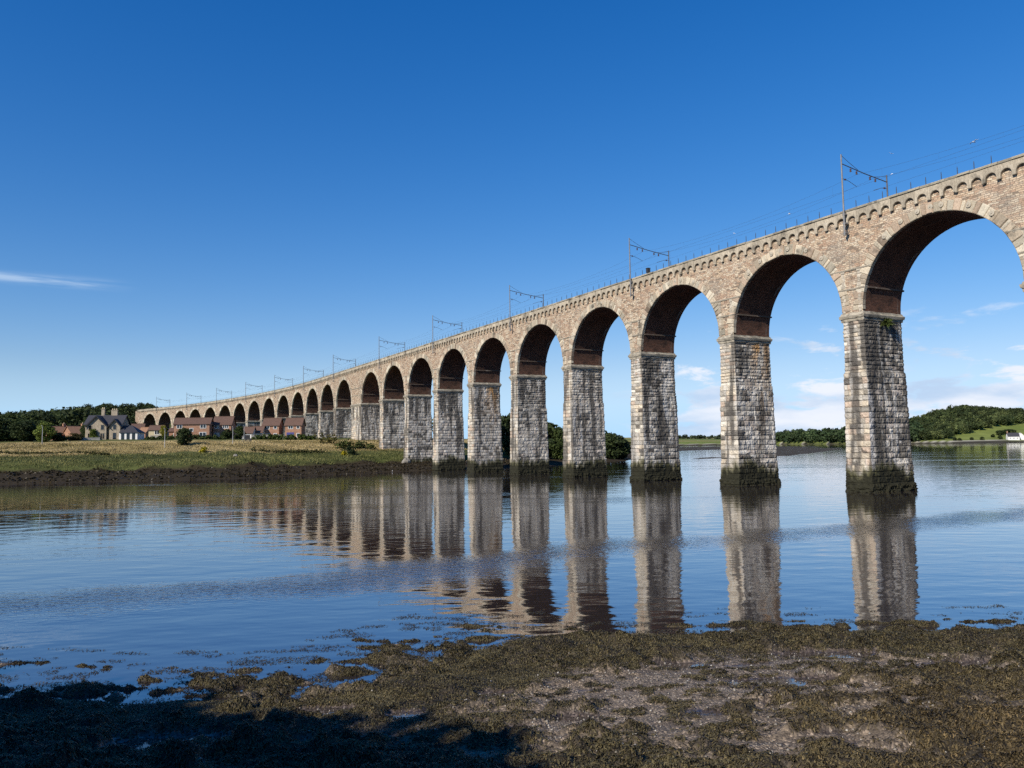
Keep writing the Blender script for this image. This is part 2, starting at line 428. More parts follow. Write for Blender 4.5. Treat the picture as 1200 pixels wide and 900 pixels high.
def make_pier(i):
    c0, c1 = PIER[i]; sc = (c0+c1)/2; L = c1 - c0
    dr = float(drop(sc))
    ztop = HI - .5 - dr
    zb = -1.2 if i <= 7 else (1.0 if i == 8 else 3.5 if i == 9 else 6.0)
    near = i <= 5; mid = i <= 13
    du = .10 if i <= 2 else (.14 if i <= 5 else (.22 if mid else .45))
    rng = np.random.default_rng(100 + i)
    # courses from the top down
    zz = ztop; courses = []
    while zz > zb:
        h = rng.uniform(.42, .55) if zz > 14.4 - dr else rng.uniform(.6, .78)
        if zz > 14.3 - dr and zz - h < 14.3 - dr: h = max(.3, zz - (14.3 - dr))
        courses.append((zz - h, zz)); zz -= h
    courses = courses[::-1]
    # perimeter : unit rectangle sides, sample fractions
    sides = [L, WD, L, WD]
    fr = [np.linspace(0, 1, max(3, int(round(q/du)))+1)[:-1] for q in sides]
    U = np.concatenate([k + f for k, f in enumerate(fr)])      # side index + fraction
    side = np.floor(U).astype(int); frac = U - side
    up = np.array([0, sides[0], sides[0]+sides[1], sides[0]*2+sides[1]])[side] + frac*np.array(sides)[side]
    dist_c = np.minimum(frac, 1-frac)*np.array(sides)[side]
    rows = []; info = []
    for ci, (a, b) in enumerate(courses):
        h = b - a
        ks = [.0, .11, .3, .5, .7, .89] if du < .2 else ([.0, .2, .8] if mid else [.0, .5])
        for k in ks: rows.append(a + h*k); info.append((ci, k))
    rows.append(courses[-1][1]); info.append((len(courses)-1, 1.0))
    rows = np.array(rows); nr = len(rows); nu = len(U)
    disp = np.zeros((nr, nu)); col = np.zeros((nr, nu, 3))
    per = {}
    darkp = {1: .34, 2: .10, 3: .16, 0: .3}.get(i, .08)
    for ci in range(len(courses)):
        bl = []; bid = np.zeros(nu, int); ed = np.zeros(nu); nb = 0
        for k in range(4):
            q = sides[k]; m = side == k
            cuts = [0.0]
            x = rng.uniform(.45, 1.1)
            while x < q - .45: cuts.append(x); x += rng.uniform(.7, 1.5)
            cuts.append(q); cuts = np.array(cuts)
            uu = frac[m]*q
            j = np.clip(np.searchsorted(cuts, uu, side='right')-1, 0, len(cuts)-2)
            bid[m] = nb + j
            e = np.minimum(uu - cuts[j], cuts[j+1] - uu)
            # no joint on the arris itself
            e = np.where((j == 0) & (uu < cuts[1]*.5), 9, e); e = np.where((j == len(cuts)-2) & (uu > (cuts[-2]+cuts[-1])/2), 9, e)
            ed[m] = e; nb += len(cuts)-1
        pr = rng.uniform(0, 1, nb); cr = rng.integers(0, len(STONES), nb); sh = rng.uniform(.84, 1.17, nb)
        soot = rng.uniform(0, 1, nb)
        per[ci] = (bid, ed, pr, cr, sh, soot)
    rf = fbm(up[None, :]*2.4 + i*13, rows[:, None]*2.6, 3, 5+i)
    rf2 = fbm(up[None, :]*7 + i*3, rows[:, None]*7, 2, 9+i)
    streak = fbm(up[None, :]*1.1 + i*31, rows[:, None]*.10, 4, 31+i)
    blot = fbm(up[None, :]*.5 + i*7, rows[:, None]*.33, 4, 51+i)
    lime = fbm(up[None, :]*1.5 + i*5, rows[:, None]*.16, 4, 71+i)
    for r, (ci, k) in enumerate(info):
        bid, ed, pr, cr, sh, soot = per[ci]
        h = courses[ci][1]-courses[ci][0]
        ev = min(k, 1-k)*h
        e = np.minimum(ed, ev)
        jw = .09
        body = np.clip(e/jw, 0, 1)
        disp[r] = (-.05 + body*(.03 + .075*pr[bid] + .18*(rf[r]-.40) + .12*(rf2[r]-.5))*np.where(dist_c < .05, .5, 1)) * (1.0 if du < .4 else .4)
        c = STONES[cr[bid]]*sh[bid][:, None]
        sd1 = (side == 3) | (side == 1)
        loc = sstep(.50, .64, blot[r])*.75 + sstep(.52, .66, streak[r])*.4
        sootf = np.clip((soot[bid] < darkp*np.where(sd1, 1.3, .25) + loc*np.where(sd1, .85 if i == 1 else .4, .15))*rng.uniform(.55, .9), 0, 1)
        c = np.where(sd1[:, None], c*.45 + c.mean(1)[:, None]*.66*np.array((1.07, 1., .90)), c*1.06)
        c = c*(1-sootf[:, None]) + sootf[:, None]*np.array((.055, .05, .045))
        c = c*(.55 + .45*body)[:, None]
        col[r] = c
    Z = rows[:, None] + 0*up[None, :]
    topd = (ztop - Z)
    # staining
    s_amt = sstep(.50, .66, streak + .16*np.exp(-topd/5.0) + (.06 if i in (1, 3) else .0))*.85
    col = col*(1-s_amt[..., None]) + s_amt[..., None]*np.array((.075, .068, .06))
    b_amt = sstep(.58, .72, blot)*.3
    col = col*(1-b_amt[..., None]) + b_amt[..., None]*np.array((.16, .145, .12))
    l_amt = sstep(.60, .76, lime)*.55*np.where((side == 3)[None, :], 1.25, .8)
    col = col*(1-l_amt[..., None]) + l_amt[..., None]*np.array((.62, .59, .54))
    if i in (2, 6):
        ru = fbm(up[None, :]*1.3+3, rows[:, None]*.25, 3, 90+i)
        ra = sstep(.40, .56, ru)*np.exp(-np.maximum(topd-.8, 0)/4.0)*.9*((side == 3)*np.exp(-((frac-.32)/.24)**2))[None, :]
        col = col*(1-ra[..., None]) + ra[..., None]*np.array((.40, .22, .08))
    if i in (1, 2, 3, 5):          # soot and lime runs seen on the nearest piers
        for (cf, wf, ta, tb, kc, am) in {1: [(.55, .2, .5, 7, (.04, .037, .034), .8), (.97, .06, 9, 17, (.66, .64, .62), .8), (.80, .08, 4, 15, (.05, .046, .042), .6)],
                                         2: [(.80, .16, .6, 4.6, (.04, .036, .032), .85)], 3: [(.52, .07, .3, 15, (.045, .04, .036), .85), (.8, .18, .4, 6, (.06, .054, .048), .7)], 5: [(.6, .3, 1.0, 6, (.05, .046, .04), .7)]}[i]:
            e = np.exp(-((frac[None, :]-cf+.10*(streak-.5))/wf)**2)*(side == 3)[None, :]*sstep(ta-.8, ta+.8, topd)*sstep(tb+2, tb-2, topd)*sstep(.28, .5, rf*.5+blot*.5)*am
            col = col*(1-e[..., None]) + e[..., None]*np.array(kc)
    if i <= 8:
        lim = 2.9 + 1.6*(fbm(up[None, :]*.5+i*9, 0*Z, 2, 3)-.5) + 1.9*(fbm(up[None, :]*2.6+i, Z*.5, 3, 3)-.5)
        g1 = sstep(lim+.5, lim-.5, Z)*.85
        col = col*(1-g1[..., None]) + g1[..., None]*np.array((.062, .060, .022))*(.7+.6*rf[..., None])
        g2 = sstep(lim-.35, lim-1.0, Z)
        col = col*(1-g2[..., None]) + g2[..., None]*np.array((.022, .021, .012))*(.6+.9*rf2[..., None])
        wd = sstep(1.3, .2, Z)
        disp += wd*(.10+.35*(rf-.4)+.25*(rf2-.5))
    # profile
    zl = rows + dr
    off = np.where(zl > 14.3, .0 + (21-zl)*.004, .14 + (14.3-zl)*.013)
    off = off + np.where(rows < 3.3, .06, 0)
    # corners of the rectangle at each row: side 0 = right side?  go round (s,o)
    # side 0: near face from right edge c0 to left edge c1 (o=+off)
    hs = L/2
    P = np.zeros((nr, nu, 3))
    D = off[:, None] + disp
    s_ = np.zeros((nr, nu)); o_ = np.zeros((nr, nu))
    f = frac[None, :]
    m = side == 0; s_[:, m] = -hs + f[:, m]*L;       o_[:, m] = D[:, m]
    # expand tangentially so the corner points spread with the batter
    s_[:, m] += (f[:, m]*2-1)*off[:, None]
    m = side == 1; s_[:, m] = hs + D[:, m];          o_[:, m] = -f[:, m]*WD + (1-2*f[:, m])*off[:, None]
    m = side == 2; s_[:, m] = hs - f[:, m]*L + (1-2*f[:, m])*off[:, None]; o_[:, m] = -WD - D[:, m]
    m = side == 3; s_[:, m] = -hs - D[:, m];         o_[:, m] = -WD + f[:, m]*WD + (f[:, m]*2-1)*off[:, None]
    # corner vertices: push out on both axes
    for k, (ds, do) in enumerate(((-1, 1), (1, 1), (1, -1), (-1, -1))):
        j = np.where((side == k) & (frac == 0))[0][0]
        s_[:, j] = ds*(hs + D[:, j]); o_[:, j] = (D[:, j] if do > 0 else -WD - D[:, j])
    P = BP(sc + s_, o_, Z)
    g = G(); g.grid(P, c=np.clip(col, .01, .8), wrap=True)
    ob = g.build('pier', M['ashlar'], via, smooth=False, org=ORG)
    # impost cornice
    prof = [(-.62, -.05), (-.60, .12), (-.28, .16), (-.26, .26), (.02, .32), (.10, .32), (.22, .17), (.43, .10), (.44, -.3)]
    g = G(); nq = []
    for (dz, of) in prof:
        ring = []
        for (ss, oo) in ((c0-of, of), (c1+of, of), (c1+of, -WD-of), (c0-of, -WD-of)):
            ring.append((ss, oo, HI + dz - dr))
        nq.append(ring)
    A = np.array(nq)
    # subdivide each side a little for chips
    segs = [8, 14, 8, 14]
    rows_ = []
    for ring in A:
        pts = []
        for k in range(4):
            for q in range(segs[k]):
                t = q/segs[k]; pts.append(ring[k]*(1-t)+ring[(k+1) % 4]*t)
        rows_.append(pts)
    A = np.array(rows_); 
    jit = rng.uniform(-.05, .05, A.shape[:2])
    cc = np.tile(np.array((.36, .32, .25)), (*A.shape[:2], 1))*rng.uniform(.5, 1.2, A.shape[:2])[..., None]
    PP = BP(A[..., 0], A[..., 1], A[..., 2] + jit)
    g.grid(PP, c=cc, wrap=True)
    g.build('impost', M['dressed'], ob, org=ORG)
    # two string courses between the arch haunches
    zs = ZS - dr
    for hgt in (2.65, 5.05):
        ext = R_ARCH - math.sqrt(R_ARCH**2 - hgt**2)
        a, b = c0 - ext + .02, c1 + ext - .02
        n = 10
        sv = np.linspace(a, b, n)
        z0, z1 = zs + hgt - .12, zs + hgt + .12
        rows_ = []
        for (oo, z) in ((-.1, z0), (.10, z0+.04), (.17, z1-.05), (.17, z1), (-.1, z1+.06)):
            rows_.append(BP(sv, oo, z))
        g = G(); PA = np.array(rows_)
        g.grid(PA, c=np.tile(np.array((.42, .37, .29)), (*PA.shape[:2], 1))*rng.uniform(.7, 1.15, PA.shape[:2])[..., None])
        # ends
        for e in (0, n-1):
            idx = PA[:, e]
            g.add(idx, [(0, 1, 2, 3)] if e == 0 else [(3, 2, 1, 0)], [(0, 3, 4)] if e == 0 else [(4, 3, 0)], c=(.4, .35, .28))
        g.build('string_course', M['dressed'], ob, org=ORG)
    if mid:
        # raised quoin strips framing the panels over the impost
        for ss in (c0 + .32, c1 - .32):
            g = G(); za = HI + .46 - dr; zb_ = zs + 4.9; zv = [za]
            while zv[-1] < zb_: zv.append(zv[-1] + rng.uniform(.38, .5))
            rows_ = []; cq = []
            for kk, (z1, z2) in enumerate(zip(zv[:-1], zv[1:])):
                w = .3 if kk % 2 else .2; pr = rng.uniform(.05, .10); sh_ = rng.uniform(.65, 1.15)
                for (zq, pq) in ((z1+.01, .012), (z1+.04, pr), (z2-.04, pr*.9), (z2-.01, .012)):
                    rows_.append(BP(np.array([ss-w, ss-w+.03, ss+w-.03, ss+w]), np.array([-.05, pq, pq, -.05]), zq)); cq.append(np.tile(np.array((.50, .44, .35))*sh_, (4, 1)))
            g.grid(np.array(rows_), c=np.array(cq))
            g.build('quoin_strip', M['dressed'], ob, org=ORG)
    return ob
piers = {i: make_pier(i) for i in range(I0, I1+1)}

def arch_range(j):
    """arch between pier j+1 (left, farther) and pier j (right, nearer): returns s range"""
    return PIER[j][1], PIER[j+1][0]

rngA = np.random.default_rng(5)
for j in range(I0, I1):
    a, b = arch_range(j); sc = (a+b)/2; R = (b-a)/2; zs = ZS - float(drop(sc))
    n = 48 if j < 10 else 28
    t = np.linspace(0, math.pi, n+1)
    S = np.concatenate([[a], sc - R*np.cos(t), [b]]); Zc = np.concatenate([[zs-.5], zs + R*np.sin(t), [zs-.5]])
    arc = np.concatenate([[-.5], R*t, [R*math.pi+.5]])
    os_ = np.linspace(-.35, -WD, 8)
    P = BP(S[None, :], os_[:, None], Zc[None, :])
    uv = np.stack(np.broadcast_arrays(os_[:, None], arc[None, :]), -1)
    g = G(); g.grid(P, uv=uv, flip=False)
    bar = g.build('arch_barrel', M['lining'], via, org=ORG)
    # voussoirs
    nv = 41 if j < 8 else 27
    rd = 1.12
    g = G()
    cuts_ = np.linspace(0, math.pi, nv+1); cuts_[1:-1] += rngA.uniform(-.3, .3, nv-1)*math.pi/nv
    for k in range(nv):
        t0 = cuts_[k]; t1 = cuts_[k+1]
        gp = .012/R*2
        t0 += gp; t1 -= gp
        rr = R + rd + (rngA.uniform(-.12, .12) if k % 2 else rngA.uniform(.0, .25)) + (.12 if k == nv//2 else 0)
        pr = rngA.uniform(.05, .14) + (.05 if k == nv//2 else 0)
        ri = R - .015
        dep = -.45
        bv = .07
        tm0, tm1 = t0 + bv/R, t1 - bv/R
        def p(tt, r, o): return BP(sc - r*math.cos(tt), o, zs + r*math.sin(tt))
        V = [p(t0, ri, dep), p(t1, ri, dep), p(t1, rr, dep), p(t0, rr, dep),
             p(t0, ri, pr*.4), p(t1, ri, pr*.4), p(t1, rr, pr*.3), p(t0, rr, pr*.3),
             p(tm0, ri+bv, pr), p(tm1, ri+bv, pr), p(tm1, rr-bv, pr*rngA.uniform(.6, 1.1)), p(tm0, rr-bv, pr*rngA.uniform(.7, 1.2))]
        F = [(0,1,5,4),(1,2,6,5),(2,3,7,6),(3,0,4,7),(4,5,9,8),(5,6,10,9),(6,7,11,10),(7,4,8,11),(8,9,10,11)]
        shade = rngA.uniform(.62, 1.15)
        cl = np.array([(.50,.43,.32),(.46,.38,.28),(.54,.48,.37),(.43,.33,.24),(.50,.42,.31)][rngA.integers(5)])*shade
        if rngA.random() < .05: cl = cl*.55
        g.add(V, F, c=cl)
    g.build('arch_ring', M['dressed'], bar, org=ORG)
    if -1 <= j <= 3:
        for tt in (.36, .46, .5, .55, .62, .27, .7):
            an = math.pi*tt; r = R + rd*.62
            g = G(); ctr = (sc - r*math.cos(an), zs + r*math.sin(an))
            nn = 14; V = []; 
            for (rad, oo) in ((.30, .06), (.30, .17), (.22, .19), (.07, .19), (.07, .26)):
                for q in range(nn):
                    V.append(BP(ctr[0] + rad*math.cos(2*math.pi*q/nn), oo, ctr[1] + rad*math.sin(2*math.pi*q/nn)))
            F = [(l*nn+q, l*nn+(q+1) % nn, (l+1)*nn+(q+1) % nn, (l+1)*nn+q) for l in range(4) for q in range(nn)]
            g.add(V, F, [(4*nn, 4*nn+q, 4*nn+q+1) for q in range(1, nn-1)], c=(.42, .37, .29))
            g.build('tie_plate', M['dressed'], bar, org=ORG)
    # string course stub that wraps into the barrel above the impost
    hgt = 2.65
    x = R - math.sqrt(R*R - hgt*hgt)
    for sx in (a + x, b - x):
        g = G()
        sg = 1 if sx < sc else -1
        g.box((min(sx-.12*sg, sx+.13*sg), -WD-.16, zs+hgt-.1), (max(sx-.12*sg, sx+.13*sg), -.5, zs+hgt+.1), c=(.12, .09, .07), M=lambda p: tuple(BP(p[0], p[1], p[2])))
        g.build('springing_ledge', M['dressed'], bar, org=ORG)

# spandrel walls: near and far
def spandrel(o, face):
    g = G(); out = []
    for j in range(I0, I1):
        a, b = arch_range(j); sc = (a+b)/2; R = (b-a)/2; zs = ZS - float(drop(sc))
        nn = 40 if j < 10 else 22
        t = np.linspace(0, math.pi, nn+1)
        sv = sc - R*np.cos(t); zb = zs + R*np.sin(t)
        out.append((sv, zb))
        # pier block left of this arch
    # pier zones
    for i in range(I0, I1+1):
        c0, c1 = PIER[i]; z0 = HI + .2 - float(drop((c0+c1)/2))
        sv = np.linspace(c0, c1, 5 if i != 10 else 9)
        out.append((sv, np.full(len(sv), z0)))
    for sv, zb in out:
        zt = HP - .86 - drop(sv)
        k = np.linspace(0, 1, 9)
        Zg = zb[None, :]*(1-k[:, None]) + zt[None, :]*k[:, None]
        P = BP(sv[None, :], o, Zg)
        uv = np.stack(np.broadcast_arrays(sv[None, :] + 50, Zg), -1)
        g.grid(P, uv=uv, flip=not face)
    return g.build('spandrel_wall', M['rubble'], via, org=ORG)
spandrel(0.0, True); spandrel(-WD, False)

SA, SB = PIER[I0][0], PIER[I1][1] + 5.5
# parapet on a corbel arcade
def parapet(o0, sg):
    g = G(); bay = 1.521; r = .56
    nb = int((SB-SA)/bay)
    rg = np.random.default_rng(77)
    us = [-.7605, -.565, -.56] + [-.56*math.cos(math.pi*q/8) for q in range(1, 8)] + [.56, .565, .7605]
    for kb in range(nb):
        sc = SA + (kb+.5)*bay
        sv = sc + np.array(us)
        zc = HP - 1.50 - drop(sv) + rg.uniform(-.05, .05)
        u = np.array(us)
        zb = np.where(np.abs(u) <= .5601, zc + np.sqrt(np.maximum(r*r-u*u, 0)), zc - .34)
        top = HP - .27 - drop(sv)
        fo = np.full(len(us), .33)+rg.uniform(-.03, .03)
        zin = zb + np.where(np.abs(u) <= .5601, -.03, .12)
        sh = rg.uniform(.78, 1.1)
        base = np.array((.43, .37, .28))*sh
        rows = [BP(sv, o0 - sg*.02, zin), BP(sv, o0 + sg*(fo - .05), zb), BP(sv, o0 + sg*fo, zb + .06), BP(sv, o0 + sg*fo, zb*.5+top*.5), BP(sv, o0 + sg*fo, top)]
        P = np.array(rows)
        cc = np.tile(base, (*P.shape[:2], 1))*rg.uniform(.75, 1.15, P.shape[:2])[..., None]
        # row along the lower edge of each bay slightly darker
        cc[1] *= .9
        g.grid(P, c=cc, flip=sg < 0)
    # coping stones
    s = SA
    while s < SB:
        e = min(SB, s + rg.uniform(1.1, 1.7)); sv = np.linspace(s+.008, e-.008, 3)
        jz = rg.uniform(-.035, .035); d = drop(sv)
        rows = [BP(sv, o0 + sg*.32, HP-.30+jz-d), BP(sv, o0 + sg*(.43+2*jz), HP-.26+jz-d), BP(sv, o0 + sg*(.45+2*jz), HP-.06+jz-d), BP(sv, o0 + sg*.38, HP+jz-d), BP(sv, o0 - sg*.25, HP+.02+jz-d), BP(sv, o0 - sg*.27, HP-1.2-d)]
        P = np.array(rows); cl = np.array((.36, .325, .25))*rg.uniform(.6, 1.1)
        g.grid(P, c=np.tile(cl, (*P.shape[:2], 1)), flip=sg < 0)
        for ee in (0, 2):
            q = P[:, ee]; g.add(q, [(0, 1, 2, 3), (0, 3, 4, 5)], c=cl)
        s = e
    return g.build('parapet', M['dressed'], via, org=ORG)
parapet(0.0, 1); parapet(-WD, -1)
g = G(); sv = np.linspace(SA, SB, 120)
P = np.array([BP(sv, .24, HP-1.0-drop(sv)), BP(sv, -WD-.24, HP-1.0-drop(sv))]); g.grid(P)
g.build('track_bed', M['ballast'], via, org=ORG)
# end blocks
for (sa, sb, zbot) in ((PIER[I0][0]-10, PIER[I0][0]-.02, -2), (PIER[I1][1]+.02, PIER[I1][1]+7.5, 6)):
    g = G()
    sv = np.linspace(sa, sb, 6)
    for (o, fl) in ((-.004, False), (-WD+.004, True)):
        k = np.linspace(0, 1, 6); zt = HP - .9 - drop(sv); Zg = zbot*(1-k[:, None]) + zt[None, :]*k[:, None]
        g.grid(BP(sv[None, :], o, Zg), uv=np.stack(np.broadcast_arrays(sv[None, :]+50, Zg), -1), flip=fl)
    for s_, fl in ((sa, True), (sb, False)):
        ov = np.linspace(-.004, -WD+.004, 4); zt = HP-.9-float(drop(s_)); zz = np.linspace(zbot, zt, 5)
        g.grid(BP(s_, ov[None, :], zz[:, None]), uv=np.stack(np.broadcast_arrays(ov[None, :]+30, zz[:, None]), -1), flip=fl)
    g.build('abutment', M['rubble'], via, org=ORG)
# railing posts on the near coping: the hundred nearest as parts, the rest as one
def post_geo(g, s):
    z = HP - float(drop(s))
    g.tube([BP(s, .05, z-.05), BP(s, .05, z+.70)], .042, 5)
    g.tube([BP(s, .05, z+.70), BP(s, .05, z+.95)], [.042, .025], 5)
s = -16.0; k = 0; rest = G()
while s < SB - 2:
    if k < 98:
        g = G(); post_geo(g, s); g.build('railing_post', M['dark'], via, org=ORG)
    else: post_geo(rest, s)
    s += 1.80; k += 1
o = rest.build('railing_posts', M['dark'], via, org=ORG); o['kind'] = 'stuff'

# ferns that grow out of the nearest pier head
def frond_plant(name, label, base, nrm, n=140, size=.8, cols=((.05,.075,.02),(.09,.11,.03))):
    r = np.random.default_rng(3)
    root = empty(name, tuple(base), label, 'plant')
    g = G()
    for q in range(n):
        d = np.array(nrm)*r.uniform(.2, 1) + r.normal(0, .45, 3); d[2] = abs(d[2])*.6+r.uniform(-.4, .5)
        d /= np.linalg.norm(d); l = size*r.uniform(.4, 1)
        w = np.cross(d, r.normal(0, 1, 3)); w /= np.linalg.norm(w); w *= .07*size+.02
        c = np.array(cols[0])*(1-(t := r.random())) + np.array(cols[1])*t
        p0 = r.normal(0, .12*size, 3); e = p0 + d*l; e2 = e + d*l*.3 - np.array((0, 0, l*.3))
        g.add([p0-w*.4, p0+w*.4, p0+d*l*.6+w, p0+d*l*.6-w, e2], [(0, 1, 2, 3)], [(3, 2, 4)], c=c)
    g.build('foliage', M['leaf'], root)
    return root
c0, c1 = PIER[1]
frond_plant('wall_fern', 'green fern tuft sprouting from the nearest pier just below its stone ledge', BP(c0-.1, -3.7, HI-.9), (.48, -.877, .1), 220, .95)

# ------------------------------------------------------------------ overhead line gantries
gan_i = [1, 3, 5, 7, 9, 11, 13, 15, 17, 19, 21, 23, -1]
TRK = (-1.9, -5.1)
# one model near pier 1, then copies placed along the line
def gantry_meshes():
    parts = []
    B = lambda o, z, s=0.0: (s, o, z)   # local frame: x along, y outward, z above coping
    lo, ro = .72, -WD-.72
    g = G(); g.tube([B(lo, -3.2), B(lo, 6.9)], [.115, .085], 8); 
    for z in (-2.9, -1.7, -.6): g.box((-.2, .25, z-.09), (.2, .78, z+.09))
    parts.append(('mast', g, 'mast', []))
    g = G(); g.tube([B(ro, -1.2), B(ro, 5.6)], [.11, .085], 8); g.box((-.2, -WD-.76, -.9), (.2, -WD-.2, -.72))
    parts.append(('mast', g, 'steel', []))
    g = G(); g.tube([B(lo, 5.75), B((lo+ro)/2, 5.15), B(ro, 4.7)], .06, 6); parts.append(('crossbeam', g, 'steel', []))
    g = G(); g.tube([B(lo, 6.8), B(lo-1.2, 6.2), B(lo-3.0, 5.42)], .028, 5); parts.append(('stay', g, 'steel', []))
    g = G(); g.tube([B(ro, 5.5), B(ro+1.5, 5.15), B(ro+3.1, 4.92)], .028, 5); parts.append(('stay', g, 'steel', []))
    for oo in (-.9, -2.0, -4.5, -5.5):
        zb = 5.75 + (oo-lo)/(ro-lo)*(4.7-5.75)
        g = G(); g.tube([B(oo, zb), B(oo, zb-.22)], .02, 5)
        g.tube([B(oo, zb-.2), B(oo, zb-.24), B(oo, zb-.34), B(oo, zb-.36), B(oo, zb-.46), B(oo, zb-.48), B(oo, zb-.58), B(oo, zb-.6)], [.04, .12, .12, .05, .12, .12, .12, .03], 8)
        parts.append(('insulator', g, 'porcelain', []))
    for (st, en) in ((lo, TRK[0]), (ro, TRK[1])):
        g = G(); m = st*.55+en*.45
        g.tube([B(st, 3.9), B(m, 3.75), B(en, 3.25)], .03, 5)
        parts.append(('registration_arm', g, 'steel', []))
        g = G(); q = st*.8+en*.2
        g.tube([B(q-.02, 3.86), B(q-.001, 3.86)], .05, 5); g.tube([B(q-.12, 3.86), B(q-.1, 3.84), B(q+.1, 3.83), B(q+.12, 3.83)], [.03, .11, .11, .03], 8)
        parts.append(('insulator', g, 'porcelain', []))
    return parts
gparts = [(n, g.build(n, M[m], mesh_only=True)) for n, g, m, _ in gantry_meshes()]
glabels = {
 -1: 'overhead line gantry past the right end of view on the viaduct top',
 1: 'largest overhead line gantry, two masts standing over the nearest full pier',
 3: 'second largest overhead line gantry beside the small dark box on the parapet'}
ordw = ['third', 'fourth', 'fifth', 'sixth', 'seventh', 'eighth', 'ninth', 'tenth', 'eleventh', 'twelfth']
glabels[5] = 'third overhead line gantry from the right, two masts over the middle of the river'
glabels[7] = 'fourth overhead line gantry from the right, masts over the pier at the far waterline'
glabels[9] = 'fifth overhead line gantry from the right, beside the broad buttress pier on the far bank'
for q, i in enumerate((11, 13, 15, 17, 19, 21)):
    glabels[i] = ordw[3+q] + ' overhead line gantry from the right, small on the far curving part of the viaduct'
glabels[23] = 'smallest and leftmost overhead line gantry, near the wooded end of the viaduct'
for i in gan_i:
    sc = sum(PIER[i])/2 if i != 10 else 0
    x, y, a = [float(v) for v in path(sc)]
    r = empty('overhead_line_gantry', (x, y, HP - float(drop(sc))), glabels[i], 'gantry', 'overhead line gantries along the viaduct')
    # local x -> along (sin a, cos a), local y -> outward (-cos a, sin a)
    r.rotation_euler = (0, 0, math.atan2(math.cos(a), math.sin(a)))
    for n, me in gparts: obj_from(n, me, r)

# contact and catenary wires, one thing per track
gs = sorted(sum(PIER[i])/2 for i in gan_i)
for o_, lab in ((TRK[0], 'overhead electric wire strung between the gantries above the nearer track'), (TRK[1], 'overhead electric wire strung between the gantries above the farther track')):
    w = empty('overhead_wire', tuple(BP(0, o_, HP)), lab, 'overhead wire')
    cat = []; con = []; dg = G()
    for a, b in zip(gs[:-1], gs[1:]):
        for q in range(12):
            t = q/12; s_ = a + (b-a)*t
            sag = 4*t*(1-t)
            zc = HP - float(drop(s_))
            cat.append(BP(s_, o_, zc + 4.75 - 1.15*sag)); con.append(BP(s_, o_, zc + 3.2))
            if q % 2 == 1: dg.tube([cat[-1], con[-1]], .004, 3)
    for pts, nm, rad in ((cat, 'catenary_wire', .009), (con, 'contact_wire', .009)):
        g = G(); g.tube([tuple(p) for p in pts], rad, 5); g.build(nm, M['wire'], w, org=tuple(w.location))
    dg.build('droppers', M['wire'], w, org=tuple(w.location))

# cabinet on the parapet
sc = PIER[3][0] - 2.2
x, y, a = [float(v) for v in path(sc)]
cb = empty('equipment_cabinet', (x, y, HP - float(drop(sc))), 'small dark equipment box standing above the parapet beside a gantry mast', 'cabinet')
cb.rotation_euler = (0, 0, math.atan2(math.cos(a), math.sin(a)))
g = G(); g.box((-.26, -.45, .25), (.26, .05, .95)); g.box((-.3, -.5, .95), (.3, .1, 1.02)); g.build('housing', M['dark'], cb)
g = G(); g.box((-.05, -.25, -.05), (.05, -.15, .25)); g.build('stand', M['dark'], cb)

# ------------------------------------------------------------------ water
g = G(); W_ = 9000
g.add([(-W_, -400, 0), (W_, -400, 0), (W_, W_, 0), (-W_, W_, 0)], [(0, 1, 2, 3)])
tag(g.build('water', M['water']), kind='structure')

# ------------------------------------------------------------------ polyline helper
def signed_dist(x, y, poly):
    """positive to the left of the polyline's direction"""
    x = np.asarray(x, float); y = np.asarray(y, float)
    best = np.full(x.shape, 1e9); sg = np.ones(x.shape)
    for (ax, ay), (bx, by) in zip(poly[:-1], poly[1:]):
        dx, dy = bx-ax, by-ay; L2 = dx*dx+dy*dy
        t = np.clip(((x-ax)*dx+(y-ay)*dy)/L2, 0, 1)
        d = np.hypot(x-ax-t*dx, y-ay-t*dy)
        cr = dx*(y-ay)-dy*(x-ax)
        m = d < best
        best = np.where(m, d, best); sg = np.where(m, np.sign(cr), sg)
    return best*sg

# ------------------------------------------------------------------ far (north) bank
FAR = [(-900, 40), (-400, 108), (-200, 146), (-101, 157), (-88, 162), (-71, 165), (-58, 169), (-40, 186), (-30, 199), (-20, 207.5), (-12, 212), (4, 226), (14, 236), (24, 262), (30, 278), (40, 284), (52, 330), (72, 440), (100, 640), (120, 900), (160, 1500)]
def bank_h(x, y):
    d = signed_dist(x, y, FAR)
    dn = d + (fbm(x*.08, y*.08, 3, 2)-.5)*6*sstep(3, 16, d) + (fbm(x*.35+5, y*.35, 3, 4)-.5)*5*sstep(8, 16, d)*sstep(40, 26, d)
    z = np.interp(dn, [-60, 0, 18, 20.5, 22, 38, 60, 75, 92, 130, 260, 420, 600], [-4, 0, 1.7, 1.9, 2.75, 5.0, 8.4, 9.3, 9.8, 10.3, 12.5, 19, 22])
    z = z + (fbm(x*.35, y*.35, 3, 8)-.5)*np.interp(d, [-5, 0, 10, 22, 60, 100], [.1, .12, .45, .55, .5, .35])
    # hill behind the far end of the viaduct
    hx = np.exp(-((x+278)/115)**2) 
    z = z + 15*hx*sstep(520, 620, y)*sstep(20, 120, d)
    return z, d
